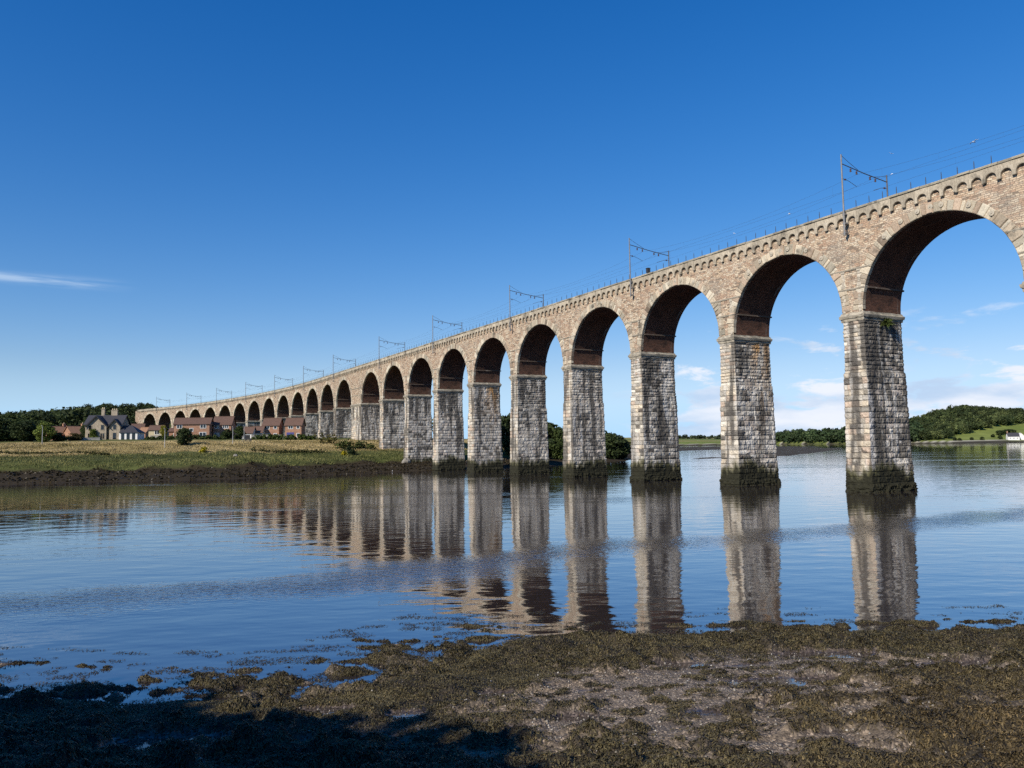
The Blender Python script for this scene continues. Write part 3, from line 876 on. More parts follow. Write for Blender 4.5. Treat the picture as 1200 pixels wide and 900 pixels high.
def bank_col(x, y, z, d):
    n1 = fbm(x*.12, y*.12, 4, 21); n2 = fbm(x*.5, y*.5, 4, 22); n3 = fbm(x*.03, y*.06, 3, 23)
    mud = np.array((.022, .017, .011)); mud2 = np.array((.050, .038, .022))
    grass = np.array((.095, .108, .034)); grass2 = np.array((.055, .064, .022)); dry = np.array((.38, .285, .125)); dry2 = np.array((.26, .205, .08)); dk = np.array((.03, .035, .016))
    t = n2[..., None]
    c = mud*(1-t)+mud2*t
    g = grass2*(1-t)+grass*t
    a = sstep(20.2, 22.5, d + (n2-.5)*3)[..., None]; c = c*(1-a)+g*a
    # weedy brambles between the turf and the dry meadow
    br = (sstep(30, 34, d+(n1-.5)*14)*sstep(43, 38, d+(n1-.5)*8))[..., None]*.6
    c = c*(1-br)+dk*br*1.6
    y1 = dry2*(1-t)+dry*t
    a = (sstep(38, 43, d+(n1-.5)*14)*sstep(76, 66, d+(n1-.5)*10))[..., None]; c = c*(1-a)+y1*a
    # the meadow stops short of the river piers
    return c
gx = np.concatenate([np.arange(-620, -260, 8), np.arange(-260, 80, 1.6), np.arange(80, 201, 8)])
gy = np.concatenate([np.arange(60, 140, 6), np.arange(140, 320, 1.3), np.arange(320, 1000, 9)])
GX, GY = np.meshgrid(gx, gy)
GZ, GD = bank_h(GX, GY)
g = G(); cc = bank_col(GX, GY, GZ, GD)
g.grid(np.stack([GX, GY, GZ], -1), c=cc)
tag(g.build('river_bank', M['ground'], smooth=True), kind='structure')
def bz(x, y): return float(bank_h(np.array([x]), np.array([y]))[0][0])

# ------------------------------------------------------------------ foliage builders
def leaf_cloud(r, centres, radii, n, size, c_lo, c_hi, flat=1.0, shell=.55):
    """quads scattered in lobes"""
    k = len(centres); w = np.array(radii)**2; w = w/w.sum()
    idx = r.choice(k, n, p=w)
    C = np.array(centres)[idx]; Rd = np.array(radii)[idx]
    d = r.normal(0, 1, (n, 3)); d /= np.linalg.norm(d, axis=1)[:, None]
    rad = Rd*(shell + (1-shell)*r.random(n)**.5)*(1+.12*r.normal(0, 1, n))
    p = C + d*rad[:, None]*np.array((1, 1, flat))
    nr = d*.7 + r.normal(0, .55, (n, 3)) + np.array((0, 0, .25)); nr /= np.linalg.norm(nr, axis=1)[:, None]
    t = np.cross(nr, r.normal(0, 1, (n, 3))); t /= np.linalg.norm(t, axis=1)[:, None]
    b = np.cross(nr, t)
    s = size*r.uniform(.55, 1.35, n)[:, None]
    t = t*s; b = b*s*.62
    V = np.stack([p-t*.1-b, p+t*.9-b*.3, p+t*.55+b*.8, p-t*.75+b*.45], 1).reshape(-1, 3)
    F = np.arange(n*4).reshape(n, 4)
    tone = r.random(k)[idx]*.65 + .35*r.random(n)
    c = np.array(c_lo)*(1-tone[:, None]) + np.array(c_hi)*tone[:, None]
    return V, F, np.repeat(c, 4, axis=0)

def tree_protos(seed, h, w, n, size, c_lo, c_hi, trunk_h=.22, lobes=26, low=.18):
    r = np.random.default_rng(seed)
    cen = []; rad = []
    for q in range(lobes):
        t = r.random(); zz = h*(low + (1-low)*t*.86)
        prof = math.sin(math.pi*min(1, max(0, (t*.8+.16))))**.75
        an = r.uniform(0, 2*math.pi); rr = w*.5*prof*math.sqrt(r.random())*.78
        cen.append((rr*math.cos(an), rr*math.sin(an), zz)); rad.append(w*r.uniform(.13, .23)*(.75+.4*prof))
    V, F, c = leaf_cloud(r, cen, rad, n, size, c_lo, c_hi, .82)
    g = G(); g.add(V, F, c=c); crown = g.build('crown', M['leaf'], mesh_only=True)
    g = G(); tr = w*.035+.06
    g.tube([(0, 0, -.6), (0, 0, h*trunk_h), (.1, .05, h*.5), (.0, .1, h*.75)], [tr*1.25, tr, tr*.65, tr*.25], 7)
    for q in range(7):
        an = q*2.4; z0 = h*(trunk_h + .07*q); e = cen[q*3 % lobes]
        g.tube([(0, 0, z0), (e[0]*.5, e[1]*.5, z0*.5+e[2]*.5), e], [tr*.5, tr*.3, tr*.1], 5)
    trunk = g.build('trunk', M['bark'], mesh_only=True)
    return crown, trunk
DK_LO, DK_HI = (.020, .032, .012), (.060, .080, .026)
MD_LO, MD_HI = (.028, .045, .014), (.075, .10, .028)
LT_LO, LT_HI = (.075, .105, .020), (.17, .21, .045)
YL_LO, YL_HI = (.11, .12, .015), (.24, .22, .03)
PR = {
 'dark': [tree_protos(1, 10, 9, 3600, .42, DK_LO, DK_HI, low=.08), tree_protos(2, 10, 8, 3400, .42, DK_LO, DK_HI, low=.12)],
 'mid': [tree_protos(3, 10, 9, 3600, .40, MD_LO, MD_HI, low=.08), tree_protos(4, 10, 8.5, 3300, .40, MD_LO, MD_HI, low=.1)],
 'light': [tree_protos(5, 10, 8, 3300, .38, LT_LO, LT_HI, low=.14)],
 'yellow': [tree_protos(6, 10, 8, 2600, .42, YL_LO, YL_HI, low=.05)],
 'rust': [tree_protos(8, 10, 9, 3000, .42, (.05, .04, .018), (.12, .10, .03), low=.05)],
}
def tree(kind, label, x, y, h, w, name='tree', z=None, group=None, v=0, cat='tree'):
    z = bz(x, y) if z is None else z
    cr, tr = PR[kind][v % len(PR[kind])]
    o = empty(name, (x, y, z), label, cat, group, rz=(x*7.7+y*3.1) % 6.28)
    k = {'dark': (9, 8), 'mid': (9, 8.5), 'light': (8,), 'yellow': (8,), 'rust': (9,)}[kind]
    o.scale = (w/k[v % len(k)], w/k[v % len(k)], h/10)
    obj_from('crown', cr, o); obj_from('trunk', tr, o)
    return o
def at(px, Y, H=0):
    """x for a bearing measured as (pixel-600)/925"""
    return (px-600)/925.3*Y
GT = 'trees on the far bank'
for (kind, label, px, Y, h, w, v) in [
    ('light', 'bright light green tree standing in front of the dark trees left of the villa', 52, 228, 6.6, 6.2, 0),
    ('dark', 'large dark round tree left of the bright green tree', 28, 233, 6.8, 9.0, 0),
    ('dark', 'dark tree cut by the left edge of the picture', 2, 238, 7.4, 11, 1),
    ('mid', 'tall mid green tree rising behind the dark round tree', 14, 262, 9.6, 12, 0),
    ('mid', 'broad mid green tree behind the bright green tree', 36, 268, 9.4, 11, 1),
    ('dark', 'dark low tree right of the bright green tree below the orange roofs', 68, 232, 2.7, 6.0, 1),
    ('rust', 'brownish green low tree below the right hand orange roof', 86, 236, 2.5, 6.0, 0),
    ('mid', 'green tree close to the left wall of the villa', 103, 266, 8.0, 5, 0),
    ('dark', 'dark conifer like tree between the orange roofs and the villa', 101, 250, 4.5, 3, 1),
    ('mid', 'tree with pale green crown behind the left corner of the villa', 98, 312, 10, 9, 1),
    ('yellow', 'yellow green bushy tree between the cream house and the brick house', 191, 262, 4.8, 3.6, 0),
    ('dark', 'dark round isolated bush standing alone in the dry grass below the brick house', 216, 217, 5.4, 4.2, 0),
    ('dark', 'dark bush against the front of the narrower brick house', 266, 258, 3.4, 4.6, 1),
    ('mid', 'green bush at the top of the dark steps', 280, 262, 4.4, 4.2, 0),
    ('dark', 'dark tall tree seen between the two river piers nearest the far bank', 594, 262, 14.5, 13, 0),
    ('dark', 'dark tree seen left of centre through the arch behind the third broad pier', 640, 275, 13.0, 13, 1),
    ('mid', 'green crowned tree seen right of centre through the same arch', 655, 272, 11.5, 9, 0),
    ('dark', 'dark round tree at the tip of the far bank, left of the open water', 716, 298, 10.5, 12.5, 0),
    ('dark', 'dark lower tree at the very tip of the far bank beside a pier', 727, 304, 8.0, 9, 1),
    ('dark', 'dark tree behind the far bank tip, topped by the taller crown', 700, 310, 11.5, 13, 1),
    ('dark', 'dark tree beside the far end of the viaduct, left of the first small arch', 152, 475, 11, 11, 0),
  ]:
    tree(kind, label, at(px, Y), Y, h, w, v=v, group=GT if kind != 'dark' else GT)
# bushes and hedges on the far bank
def hedge(name, label, pts, h, wdt, lo, hi, cat='hedge', n_per=55, size=.42, seed=1, step=1.3):
    r = np.random.default_rng(seed)
    cen = []; rad = []
    for (x0, y0), (x1, y1) in zip(pts[:-1], pts[1:]):
        L = math.hypot(x1-x0, y1-y0); n = max(2, int(L/step))
        for q in range(n):
            t = q/n; x = x0+(x1-x0)*t; y = y0+(y1-y0)*t
            hh = h*r.uniform(.7, 1.15)
            for lv in (.3, .72):
                cen.append((x+r.normal(0, wdt*.2), y+r.normal(0, wdt*.2), bz(x, y)+hh*lv)); rad.append(wdt*.5*r.uniform(.7, 1.1))
    V, F, c = leaf_cloud(r, cen, rad, n_per*len(cen), size, lo, hi, .8, .4)
    org = (pts[0][0], pts[0][1], bz(*pts[0]))
    o = empty(name, org, label, cat)
    g = G(); g.add(V, F, c=c); g.build('foliage', M['leaf'], o, org=org)
    g = G()
    for q in range(0, len(cen), 8):
        cx, cy, cz = cen[q]; g.tube([(cx, cy, bz(cx, cy)-.2), (cx, cy, cz)], .05, 5)
    g.build('stems', M['bark'], o, org=org)
    return o
hedge('garden_hedge', 'long clipped green hedge along the top of the dry meadow below the small brick houses', [(at(298, 252), 252), (at(340, 256), 256), (at(372, 258), 258)], 1.7, 1.8, (.035, .055, .012), (.085, .11, .028), seed=2)
hedge('garden_hedge', 'dark green hedge below the wide brick house and its narrower neighbour', [(at(174, 243), 243), (at(215, 244), 244), (at(268, 247), 247)], 1.0, 1.6, (.028, .042, .012), (.065, .085, .022), seed=3)
hedge('shrub_clump', 'rusty green scrub at the right hand end of the meadow beside the viaduct piers', [(at(378, 246), 246), (at(392, 247), 247)], 3.2, 3.6, (.06, .055, .015), (.14, .12, .03), 'shrub', seed=4)
hedge('shrub_clump', 'dark green scrub at the foot of the broad buttress pier', [(at(398, 240), 240), (at(422, 242), 242), (at(440, 243), 243)], 2.0, 3.2, (.05, .062, .018), (.11, .125, .035), 'shrub', seed=5)
hedge('shrub_clump', 'very dark rounded bush below the broad buttress pier', [(at(408, 228), 228), (at(412, 228), 228)], 2.0, 2.6, (.012, .02, .008), (.035, .05, .016), 'shrub', seed=6)
hedge('bramble_bank', 'dark bramble strip along the lower edge of the dry meadow on the left', [(at(-20, 199), 199), (at(60, 199), 199), (at(130, 200), 200)], .45, 1.0, (.04, .042, .016), (.10, .10, .032), 'brambles', 22, .26, 7, .8)
hedge('bramble_bank', 'dark broken bramble strip above the turf below the small brick houses', [(at(300, 214), 214), (at(350, 220), 220), (at(385, 226), 226)], .9, 1.5, (.032, .036, .013), (.09, .09, .03), 'brambles', 26, .28, 8, 1.1)
hedge('gorse_bush', 'yellow flowering bush low on the bank below the wide brick house', [(at(237, 205), 205), (at(239.5, 205), 205)], 1.1, 1.3, (.20, .17, .01), (.46, .38, .02), 'bush', 60, .25, 9)
hedge('gorse_bush', 'yellow flowering bush low on the bank left of the pier at the waterline', [(at(402, 224), 224), (at(406, 225), 225)], .9, 1.1, (.20, .17, .01), (.46, .38, .02), 'bush', 60, .25, 10)

# grass on the bank: stuff
def grass_stuff(name, label, dmin, dmax, n, hgt, lo, hi, seed, xr=(-190, 0), mod=True, wf=.5):
    r = np.random.default_rng(seed)
    x = r.uniform(xr[0], xr[1], n*4); y = r.uniform(150, 300, n*4)
    z, d = bank_h(x, y)
    nn = fbm(x*.12, y*.12, 4, 21)
    dd = d + (nn-.5)*14*(1 if mod else .3)
    m = (dd > dmin) & (dd < dmax)
    x, y, z = x[m][:n], y[m][:n], z[m][:n]; n = len(x)
    h = hgt*r.uniform(.5, 1.2, n)*(0.6+.8*fbm(x*.3, y*.3, 2, 3)); an = r.uniform(0, math.pi, n); w = h*wf
    dx, dy = np.cos(an)*w, np.sin(an)*w; lx, ly = r.normal(0, .45, n)*h, r.normal(0, .45, n)*h
    V = np.stack([np.stack([x-dx, y-dy, z-.05], -1), np.stack([x+dx, y+dy, z-.05], -1), np.stack([x+dx*.5+lx, y+dy*.5+ly, z+h], -1), np.stack([x-dx*.7+lx, y-dy*.7+ly, z+h*.85], -1)], 1).reshape(-1, 3)
    t = np.clip(1.1*(fbm(x*.10, y*.30, 4, 40)-.5)*1.6+.5+.5*(r.random(n)-.5), 0, 1)[:, None]
    c = np.array(lo)*(1-t)+np.array(hi)*t
    g = G(); g.add(V, np.arange(n*4).reshape(n, 4), c=np.repeat(c, 4, 0))
    tag(g.build(name, M['leaf']), label, 'grass', kind='stuff')
grass_stuff('dry_grass', 'tall straw coloured dry grass on the far bank meadow', 39, 64, 120000, .33, (.20, .165, .065), (.52, .41, .21), 50, wf=.22)
grass_stuff('bank_turf', 'green salt marsh turf along the lower far bank', 21.5, 40, 60000, .34, (.065, .080, .022), (.25, .235, .085), 51, (-190, -20), False, .2)
# light and dark tufts of wrack on the far mud
def far_weed():
    r = np.random.default_rng(60); n = 9000
    x = r.uniform(-190, 10, n*3); y = r.uniform(148, 260, n*3); z, d = bank_h(x, y)
    m = (d > .5) & (d < 20.5) & (fbm(x*.5, y*.5, 3, 61) > .42); x, y, z = x[m][:n], y[m][:n], z[m][:n]; n = len(x)
    cen = np.stack([x, y, z+.05], -1)
    V, F, c = leaf_cloud(r, cen, np.full(n, .25), n*3, .30, (.010, .008, .004), (.06, .045, .022), .7)
    g = G(); g.add(V, F, c=c); tag(g.build('seaweed', M['weedleaf']), 'dark seaweed over the mud below the far bank', 'seaweed', kind='stuff')
far_weed()

# ------------------------------------------------------------------ woods
def woods(name, label, spots, n_leaf, size, lo, hi, seed, hr=(9, 14), wr=(8, 13)):
    r = np.random.default_rng(seed); g = G()
    for (x, y, z) in spots:
        h = r.uniform(*hr); w = r.uniform(*wr); cen = []; rad = []; warm_ = r.random()
        for q in range(9):
            t = r.random(); an = r.uniform(0, 6.28); prof = math.sin(math.pi*(t*.8+.15))**.7
            rr = w*.36*prof*math.sqrt(r.random()); cen.append((x+rr*math.cos(an), y+rr*math.sin(an), z+h*(.22+.62*t))); rad.append(w*r.uniform(.17, .27))
        tone = r.uniform(.55, 1.3) if warm_ < .8 else r.uniform(1.3, 1.9)
        tn_ = np.array((1+.35*max(0, warm_-.6), 1, 1))*tone
        V, F, c = leaf_cloud(r, cen, rad, n_leaf, size*r.uniform(.75, 1.2), np.array(lo)*tn_, np.array(hi)*tn_, .85, .5)
        g.add(V, F, c=c)
    return tag(g.build(name, M['leaf']), label, 'woodland', kind='stuff')
r = np.random.default_rng(70); sp = []
for q in range(5200):
    Y = r.uniform(300, 640); px = r.uniform(-60, 200); x = at(px, Y)
    # keep behind the viaduct's line and behind the villa gardens
    sx, sy, sa = path(np.linspace(330, 520, 60))
    d = np.min(np.hypot(x-sx, Y-sy))
    if Y < 520 and px > 120: continue
    if px > 146 and Y < 560: continue
    if px > 184: continue
    if d < 14: continue
    if any((x-a)**2+(Y-b)**2 < 30 for a, b, _ in sp[-600:]): continue
    sp.append((x, Y, bz(x, Y)))
    if len(sp) > 470: break
woods('woods', 'dense dark wood covering the hill behind the villa and the viaduct end', sp, 460, .82, DK_LO, DK_HI, 71, (8.5, 13), (10, 15))
# dark wood that shuts the view through the far arches
sp = []
for s_ in np.arange(255, 500, 6.5):
    for o_ in (-26, -36, -48):
        p = BP(s_ + r.uniform(-3, 3), o_ + r.uniform(-3, 3), 0); sp.append((p[0], p[1], bz(p[0], p[1])))
woods('woods', 'dark tree belt right behind the far arches of the viaduct', sp, 330, 1.1, DK_LO, (.035, .05, .016), 72, (8, 11), (9, 13))

# ------------------------------------------------------------------ far side of the estuary on the right
def hill_h(x, y):
    ys = np.interp(x, [300, 480, 520, 560, 700, 1000, 2200], [1600, 1560, 1040, 1000, 990, 960, 900])
    d = y - ys
    px = 600 + 925.3*x/np.maximum(y, 1)
    top = np.interp(px, [880, 905, 950, 990, 1040, 1075, 1100, 1125, 1160, 1200, 1300, 1500], [4, 7, 10, 13, 17, 27, 38, 44, 41, 36, 40, 30])
    z = np.interp(d, [-60, 0, 10, 14, 30], [-3, 0, 2.2, 3.2, 4.0]) + top*sstep(10, 330, d)
    z = z + (fbm(x*.012, y*.012, 3, 5)-.5)*8*sstep(30, 150, d)
    return z, d, px
hx_ = np.concatenate([np.arange(280, 1000, 7), np.arange(1000, 2200, 30)]); hy_ = np.concatenate([np.arange(880, 1700, 7), np.arange(1700, 2200, 40)])
HX, HY = np.meshgrid(hx_, hy_); HZ, HD, HPX = hill_h(HX, HY)
n1 = fbm(HX*.02, HY*.02, 4, 6)[..., None]
gcol = np.array((.11, .15, .035))*(1-n1)+np.array((.20, .22, .06))*n1
shore = np.array((.05, .045, .033)); road = np.array((.40, .37, .31))
a = sstep(10, 12.5, HD)[..., None]; b_ = (sstep(11.5, 13, HD)*sstep(20, 17, HD))[..., None]*.85
cc = shore*(1-a)+gcol*a; cc = cc*(1-b_)+road*b_
g = G(); g.grid(np.stack([HX, HY, HZ], -1), c=cc); tag(g.build('hill', M['farground'], smooth=True), kind='structure')
def hz(x, y): return float(hill_h(np.array([x]), np.array([y]))[0][0])
r = np.random.default_rng(80); sp = []
tries = 0
while len(sp) < 520 and tries < 30000:
    tries += 1
    px = r.uniform(1050, 1290); Y = r.uniform(1005, 1420); x = at(px, Y)
    z, d, _ = [float(q[0]) for q in hill_h(np.array([x]), np.array([Y]))]
    field = np.interp(px, [1085, 1105, 1125, 1150, 1200, 1290], [18, 40, 80, 130, 215, 260])
    if d < field or d > 360: continue
    if any((x-a)**2+(Y-b)**2 < 60 for a, b, _ in sp): continue
    sp.append((x, Y, z))
woods('woods', 'dark wood crowning the hill on the right beyond the water', sp, 330, 1.3, (.026, .042, .016), (.078, .100, .034), 81, (10, 15), (10, 17))
sp = []
for q in range(6000):
    px = r.uniform(880, 1072); Y = r.uniform(1005, 1760); x = at(px, Y); z, d, _ = [float(v[0]) for v in hill_h(np.array([x]), np.array([Y]))]
    if 9 < d < 150 and len(sp) < 300: sp.append((x, Y, z))
woods('woods', 'dark green wood on the low far shore seen between the two nearest piers', sp, 200, 2.2, (.026, .045, .02), (.055, .085, .032), 82, (15, 21), (15, 22))
# scattered bushes on the slope
blab = ['small dark bush low on the green slope near the wood edge', 'round bush low on the green slope, second from the wood edge', 'round bush low on the green slope, midway to the white cottage',
        'dark tree standing on the slope just left of the white cottage', 'dark bush patch high on the green slope above the cottage', 'small bush in the middle of the green slope', 'dark bush where the slope meets the hillside wood', 'dark bush right of the white cottage']
for q, (px, Y, h, w) in enumerate([(1116, 1016, 5, 6), (1122, 1014, 4, 6), (1136, 1018, 4.5, 5), (1169.5, 1022, 6.5, 6.5), (1180, 1085, 8, 18), (1161, 1055, 5, 6), (1170, 1075, 8, 12), (1199, 1018, 6, 8)]):
    x = at(px, Y); tree('dark', blab[q], x, Y, h, w, 'bush', z=hz(x, Y)-.3, group='bushes on the green slope', v=q, cat='bush')
for q, (px, Y, h, w) in enumerate([(1148.5, 1015, 5, 6)]):
    x = at(px, Y); tree('mid', 'largest round bush beside the shore road on the green slope', x, Y, h, w, 'bush', z=hz(x, Y)-.3, group='bushes on the green slope', v=q, cat='bush')

# distant low fields
def field_h(x, y):
    px = 600 + 925.3*x/y
    d = y - np.interp(px, [600, 780, 830, 915, 1000], [1800, 1800, 1820, 1900, 2000])
    return np.interp(d, [-50, 0, 20, 300, 1500], [-2, 0, 2, 12, 30]) + (fbm(x*.004, y*.004, 3, 9)-.5)*8*sstep(0, 300, d), d
fx = np.arange(-300, 1500, 25); fy = np.arange(1700, 3600, 25)
FX, FY = np.meshgrid(fx, fy); FZ, FD = field_h(FX, FY)
pat = _hash(np.floor(FX/170+FY/900), np.floor(FY/140), 3)
pc = np.array([(.10, .13, .035), (.28, .23, .10), (.13, .16, .05), (.20, .19, .07)])[(pat*4).astype(int) % 4]
g = G(); g.grid(np.stack([FX, FY, FZ], -1), c=pc); tag(g.build('fields', M['farground'], smooth=True), kind='structure')
sp = []
for q in range(70):
    px = r.uniform(860, 912); Y = r.uniform(1930, 2100); x = at(px, Y); sp.append((x, Y, float(field_h(np.array([x]), np.array([Y]))[0][0])))
for q in range(60):
    px = r.uniform(770, 905); Y = r.choice([2250, 2500]) + r.uniform(-8, 8); x = at(px, Y); sp.append((x, Y, float(field_h(np.array([x]), np.array([Y]))[0][0])))
woods('hedgerows', 'distant hedges and copses among the low fields beyond the second pier', sp, 120, 3.0, (.03, .045, .025), (.06, .08, .04), 83, (6, 14), (12, 22))

# mudflats in mid river
def mudflat(name, pts, seed, h=.5):
    P = np.array(pts, float); x0, y0 = P.min(0)-10; x1, y1 = P.max(0)+10
    xs = np.linspace(x0, x1, 110); ys = np.linspace(y0, y1, 110); X, Y = np.meshgrid(xs, ys)
    # inside test + distance
    ins = np.zeros(X.shape, bool); dm = np.full(X.shape, 1e9)
    n = len(P)
    for q in range(n):
        (ax, ay), (bx, by) = P[q], P[(q+1) % n]
        dx, dy = bx-ax, by-ay; t = np.clip(((X-ax)*dx+(Y-ay)*dy)/(dx*dx+dy*dy), 0, 1)
        dm = np.minimum(dm, np.hypot(X-ax-t*dx, Y-ay-t*dy))
        cond = ((ay > Y) != (by > Y)) & (X < (bx-ax)*(Y-ay)/(by-ay+1e-9)+ax); ins ^= cond
    sd = np.where(ins, dm, -dm)
    Z = np.clip(sd*.06, -1.5, h) + (fbm(X*.12, Y*.06, 4, seed)-.5)*.5
    t = fbm(X*.3, Y*.12, 3, seed+1)[..., None]
    g = G(); g.grid(np.stack([X, Y, Z], -1), c=np.array((.035, .03, .023))*(1-t)+np.array((.085, .075, .06))*t)
    tag(g.build(name, M['ground'], smooth=True), kind='structure')
mudflat('mudflat', [(100, 345), (114, 332), (140, 376), (172, 440), (214, 524), (246, 585), (236, 640), (200, 690), (165, 600), (124, 440)], 90)
mudflat('mudflat', [(104, 560), (150, 640), (300, 760), (300, 980), (180, 1050), (120, 900)], 91, .6)
mudflat('mudflat', [(70, 300), (77, 304), (84, 318), (76, 320)], 92, .25)

# ------------------------------------------------------------------ houses
def house(name, label, x, y, rot, w, d, eave, ridge, wall, roof, wins, chim=(), base=-1.0, over=.35, doors=(), z=None, gablewall=None, cat='house'):
    """front faces local -y"""
    z = bz(x, y) if z is None else z
    H = empty(name, (x, y, z), label, cat, rz=rot)
    g = G()
    v = [(-w/2,-d/2,base),(w/2,-d/2,base),(w/2,d/2,base),(-w/2,d/2,base),(-w/2,-d/2,eave),(w/2,-d/2,eave),(w/2,d/2,eave),(-w/2,d/2,eave),(-w/2,0,ridge-.12),(w/2,0,ridge-.12)]
    g.add(v, [(0,1,5,4),(1,2,6,5),(2,3,7,6),(3,0,4,7)], [(5,6,9),(7,4,8)]); g.build('wall', M[wall], H)
    g = G(); th = .16
    sl = (ridge-eave)/(d/2)
    for sg in (-1, 1):
        y0, z0 = sg*(d/2+over), eave-over*sl
        a = [(-w/2-over, y0, z0), (w/2+over, y0, z0), (w/2+over, 0, ridge), (-w/2-over, 0, ridge)]
        b = [(p[0], p[1], p[2]+th) for p in a]
        vv = a + b
        f = [(0,3,2,1),(4,5,6,7),(0,1,5,4),(1,2,6,5),(3,0,4,7)]
        g.add(vv, f if sg < 0 else [q[::-1] for q in f])
    g.box((-w/2-over-.02, -.14, ridge+th-.05), (w/2+over+.02, .14, ridge+th+.1))
    rf = g.build('roof', M[roof], H)
    for (cx, cy, cw, ct, pots) in chim:
        g = G(); g.box((cx-cw/2, cy-.4, ridge-1.2), (cx+cw/2, cy+.4, ct)); g.box((cx-cw/2-.1, cy-.5, ct), (cx+cw/2+.1, cy+.5, ct+.15))
        ch = g.build('chimney', M['villa'] if wall == 'villa' else M['brickwall'], rf)
        for q in range(pots):
            g = G(); xx = cx-cw/2+cw*(q+.5)/pots; g.tube([(xx, cy, ct+.15), (xx, cy, ct+.55)], [.15, .12], 8); g.build('chimney_pot', M['cream'], H)
    for (wx, wz, ww, wh, nb) in wins:
        window(H, wx, -d/2, wz, ww, wh, nb)
    for (dx, dw, dh, m) in doors:
        g = G(); g.box((dx-dw/2, -d/2-.05, 0), (dx+dw/2, -d/2+.1, dh)); g.build('door', M[m], H)
    return H
def window(H, wx, yf, wz, ww, wh, nb=2, frame='white'):
    g = G(); f = .13
    g.box((wx-ww/2-f, yf-.07, wz-wh/2-f), (wx+ww/2+f, yf-.01, wz-wh/2)); g.box((wx-ww/2-f, yf-.07, wz+wh/2), (wx+ww/2+f, yf-.01, wz+wh/2+f))
    for q in range(nb+1):
        xx = wx-ww/2+ww*q/nb; e = f if q in (0, nb) else .06
        x0, x1 = (xx-e, xx) if q == 0 else (xx, xx+e) if q == nb else (xx-e, xx+e)
        g.box((x0, yf-.068, wz-wh/2), (x1, yf-.012, wz+wh/2))
    fr = g.build('window', M[frame], H)
    g = G(); g.box((wx-ww/2, yf-.035, wz-wh/2), (wx+ww/2, yf-.014, wz+wh/2)); g.build('pane', M['glass'], fr)

def rot_to(px): return -math.atan((px-600)/925.3)*.65
# wide brick house
Y = 268; x = at(227, Y)
house('brick_house', 'wide two storey red brick house with white patio doors under the far viaduct arches', x, Y, .18, 11.2, 7, 5.0, 7.0, 'brickwall', 'tile_brown',
      [(-3.9, 4.1, 1.5, .95, 2), (-.1, 3.0, .95, .95, 1), (3.6, 4.1, 1.7, .95, 2), (-3.2, 1.1, 2.9, 1.9, 4), (3.5, 1.1, 2.0, 2.0, 2)])
Yb = 272; x = at(206, Yb)
house('brick_annexe', 'low red brick annexe at the left end of the wide brick house', x, Yb, .18, 3.4, 5, 2.6, 3.6, 'brickwall', 'tile_brown', [(.3, 1.3, 1.0, 1.1, 1)], cat='annexe')
Y = 274; x = at(262.5, Y)
house('brick_house', 'narrower red brick house right of the wide one, dark bush against its front', x, Y, .12, 6.0, 7, 4.9, 7.6, 'brickwall', 'tile_brown', [(-1.6, 4.1, 1.2, .95, 2), (1.2, 4.1, 1.7, .95, 3), (-1.6, 1.3, 1.2, 1.2, 2), (1.4, 1.2, 1.9, 1.2, 2)])
Y = 278; x = at(250, Y)
house('brick_annexe', 'plain red brick wing filling the gap between the two larger brick houses', x, Y, .12, 2.6, 6, 4.6, 5.4, 'brickwall', 'tile_brown', [], cat='annexe')
Y = 284; x = at(319.5, Y)
house('brick_house', 'small detached brick house with low brown garages on its left side', x, Y, .05, 5.7, 6.5, 4.7, 7.2, 'brickwall', 'tile_brown', [(-1.3, 3.9, 1.6, .95, 2), (1.6, 3.9, .9, .95, 1), (-1.2, 1.1, 1.9, 1.2, 1), (1.6, 1.1, .9, 1.2, 1)])
Y = 284; x = at(345.5, Y)
house('brick_house', 'small detached brick house with a blue ground floor front, rightmost of the houses', x, Y, .05, 5.7, 6.5, 4.7, 7.2, 'brickwall', 'tile_brown', [(-.9, 3.9, 1.5, .95, 2), (1.7, 3.9, .8, .95, 1), (1.7, 1.1, .8, 1.2, 1)], doors=((-1.0, 2.6, 2.1, 'blue'),))
Y = 280; x = at(303, Y)
house('garage', 'low white fronted garage with brown roof against the left of the small brick house', x, Y, .05, 3.6, 6, 2.2, 4.3, 'render', 'tile_brown', [(-.4, 1.2, .8, .8, 1)], cat='garage')
Y = 276; x = at(291.5, Y)
house('garage', 'dark roofed garage at the head of the steps, left of the white garage', x, Y, .05, 3.6, 5.5, 1.9, 3.9, 'render', 'tile_brown', [], doors=((0, 2.2, 1.2, 'black'),), cat='garage')
Y = 300; x = at(184, Y)
house('cottage', 'small cream house with brown roof behind the yellow green tree', x, Y, .15, 4.8, 5, 3.4, 5.0, 'cream', 'tile_brown', [(.6, 2.4, 1.5, 1.3, 2)], cat='house')
Y = 330; x = at(161.5, Y)
house('cottage', 'distant house with dull red roof just right of the villa', x, Y, .3, 4.8, 6, 3.8, 6.2, 'brickwall', 'tile_brown', [])
Y = 318; x = at(170.5, Y)
house('cottage', 'tiny orange roofed house between the villa and the cream house', x, Y, -.2, 3.4, 5, 2.6, 4.6, 'brickwall', 'tile_red', [])
for (px, Y, wd, rg, lab) in ((67, 282, 6.0, 5.0, 'left one of two orange roofed houses behind the bright green tree'), (89, 282, 6.0, 5.0, 'right one of two orange roofed houses behind the bright green tree')):
    house('orange_roofed_house', lab, at(px, Y), Y, .95, wd, 7.0, 2.2, rg, 'brickwall', 'tile_red', [(-1.5, 1.5, 1.2, 1.0, 2)], chim=((wd/2-.8, 0, .8, rg+.9, 1),))
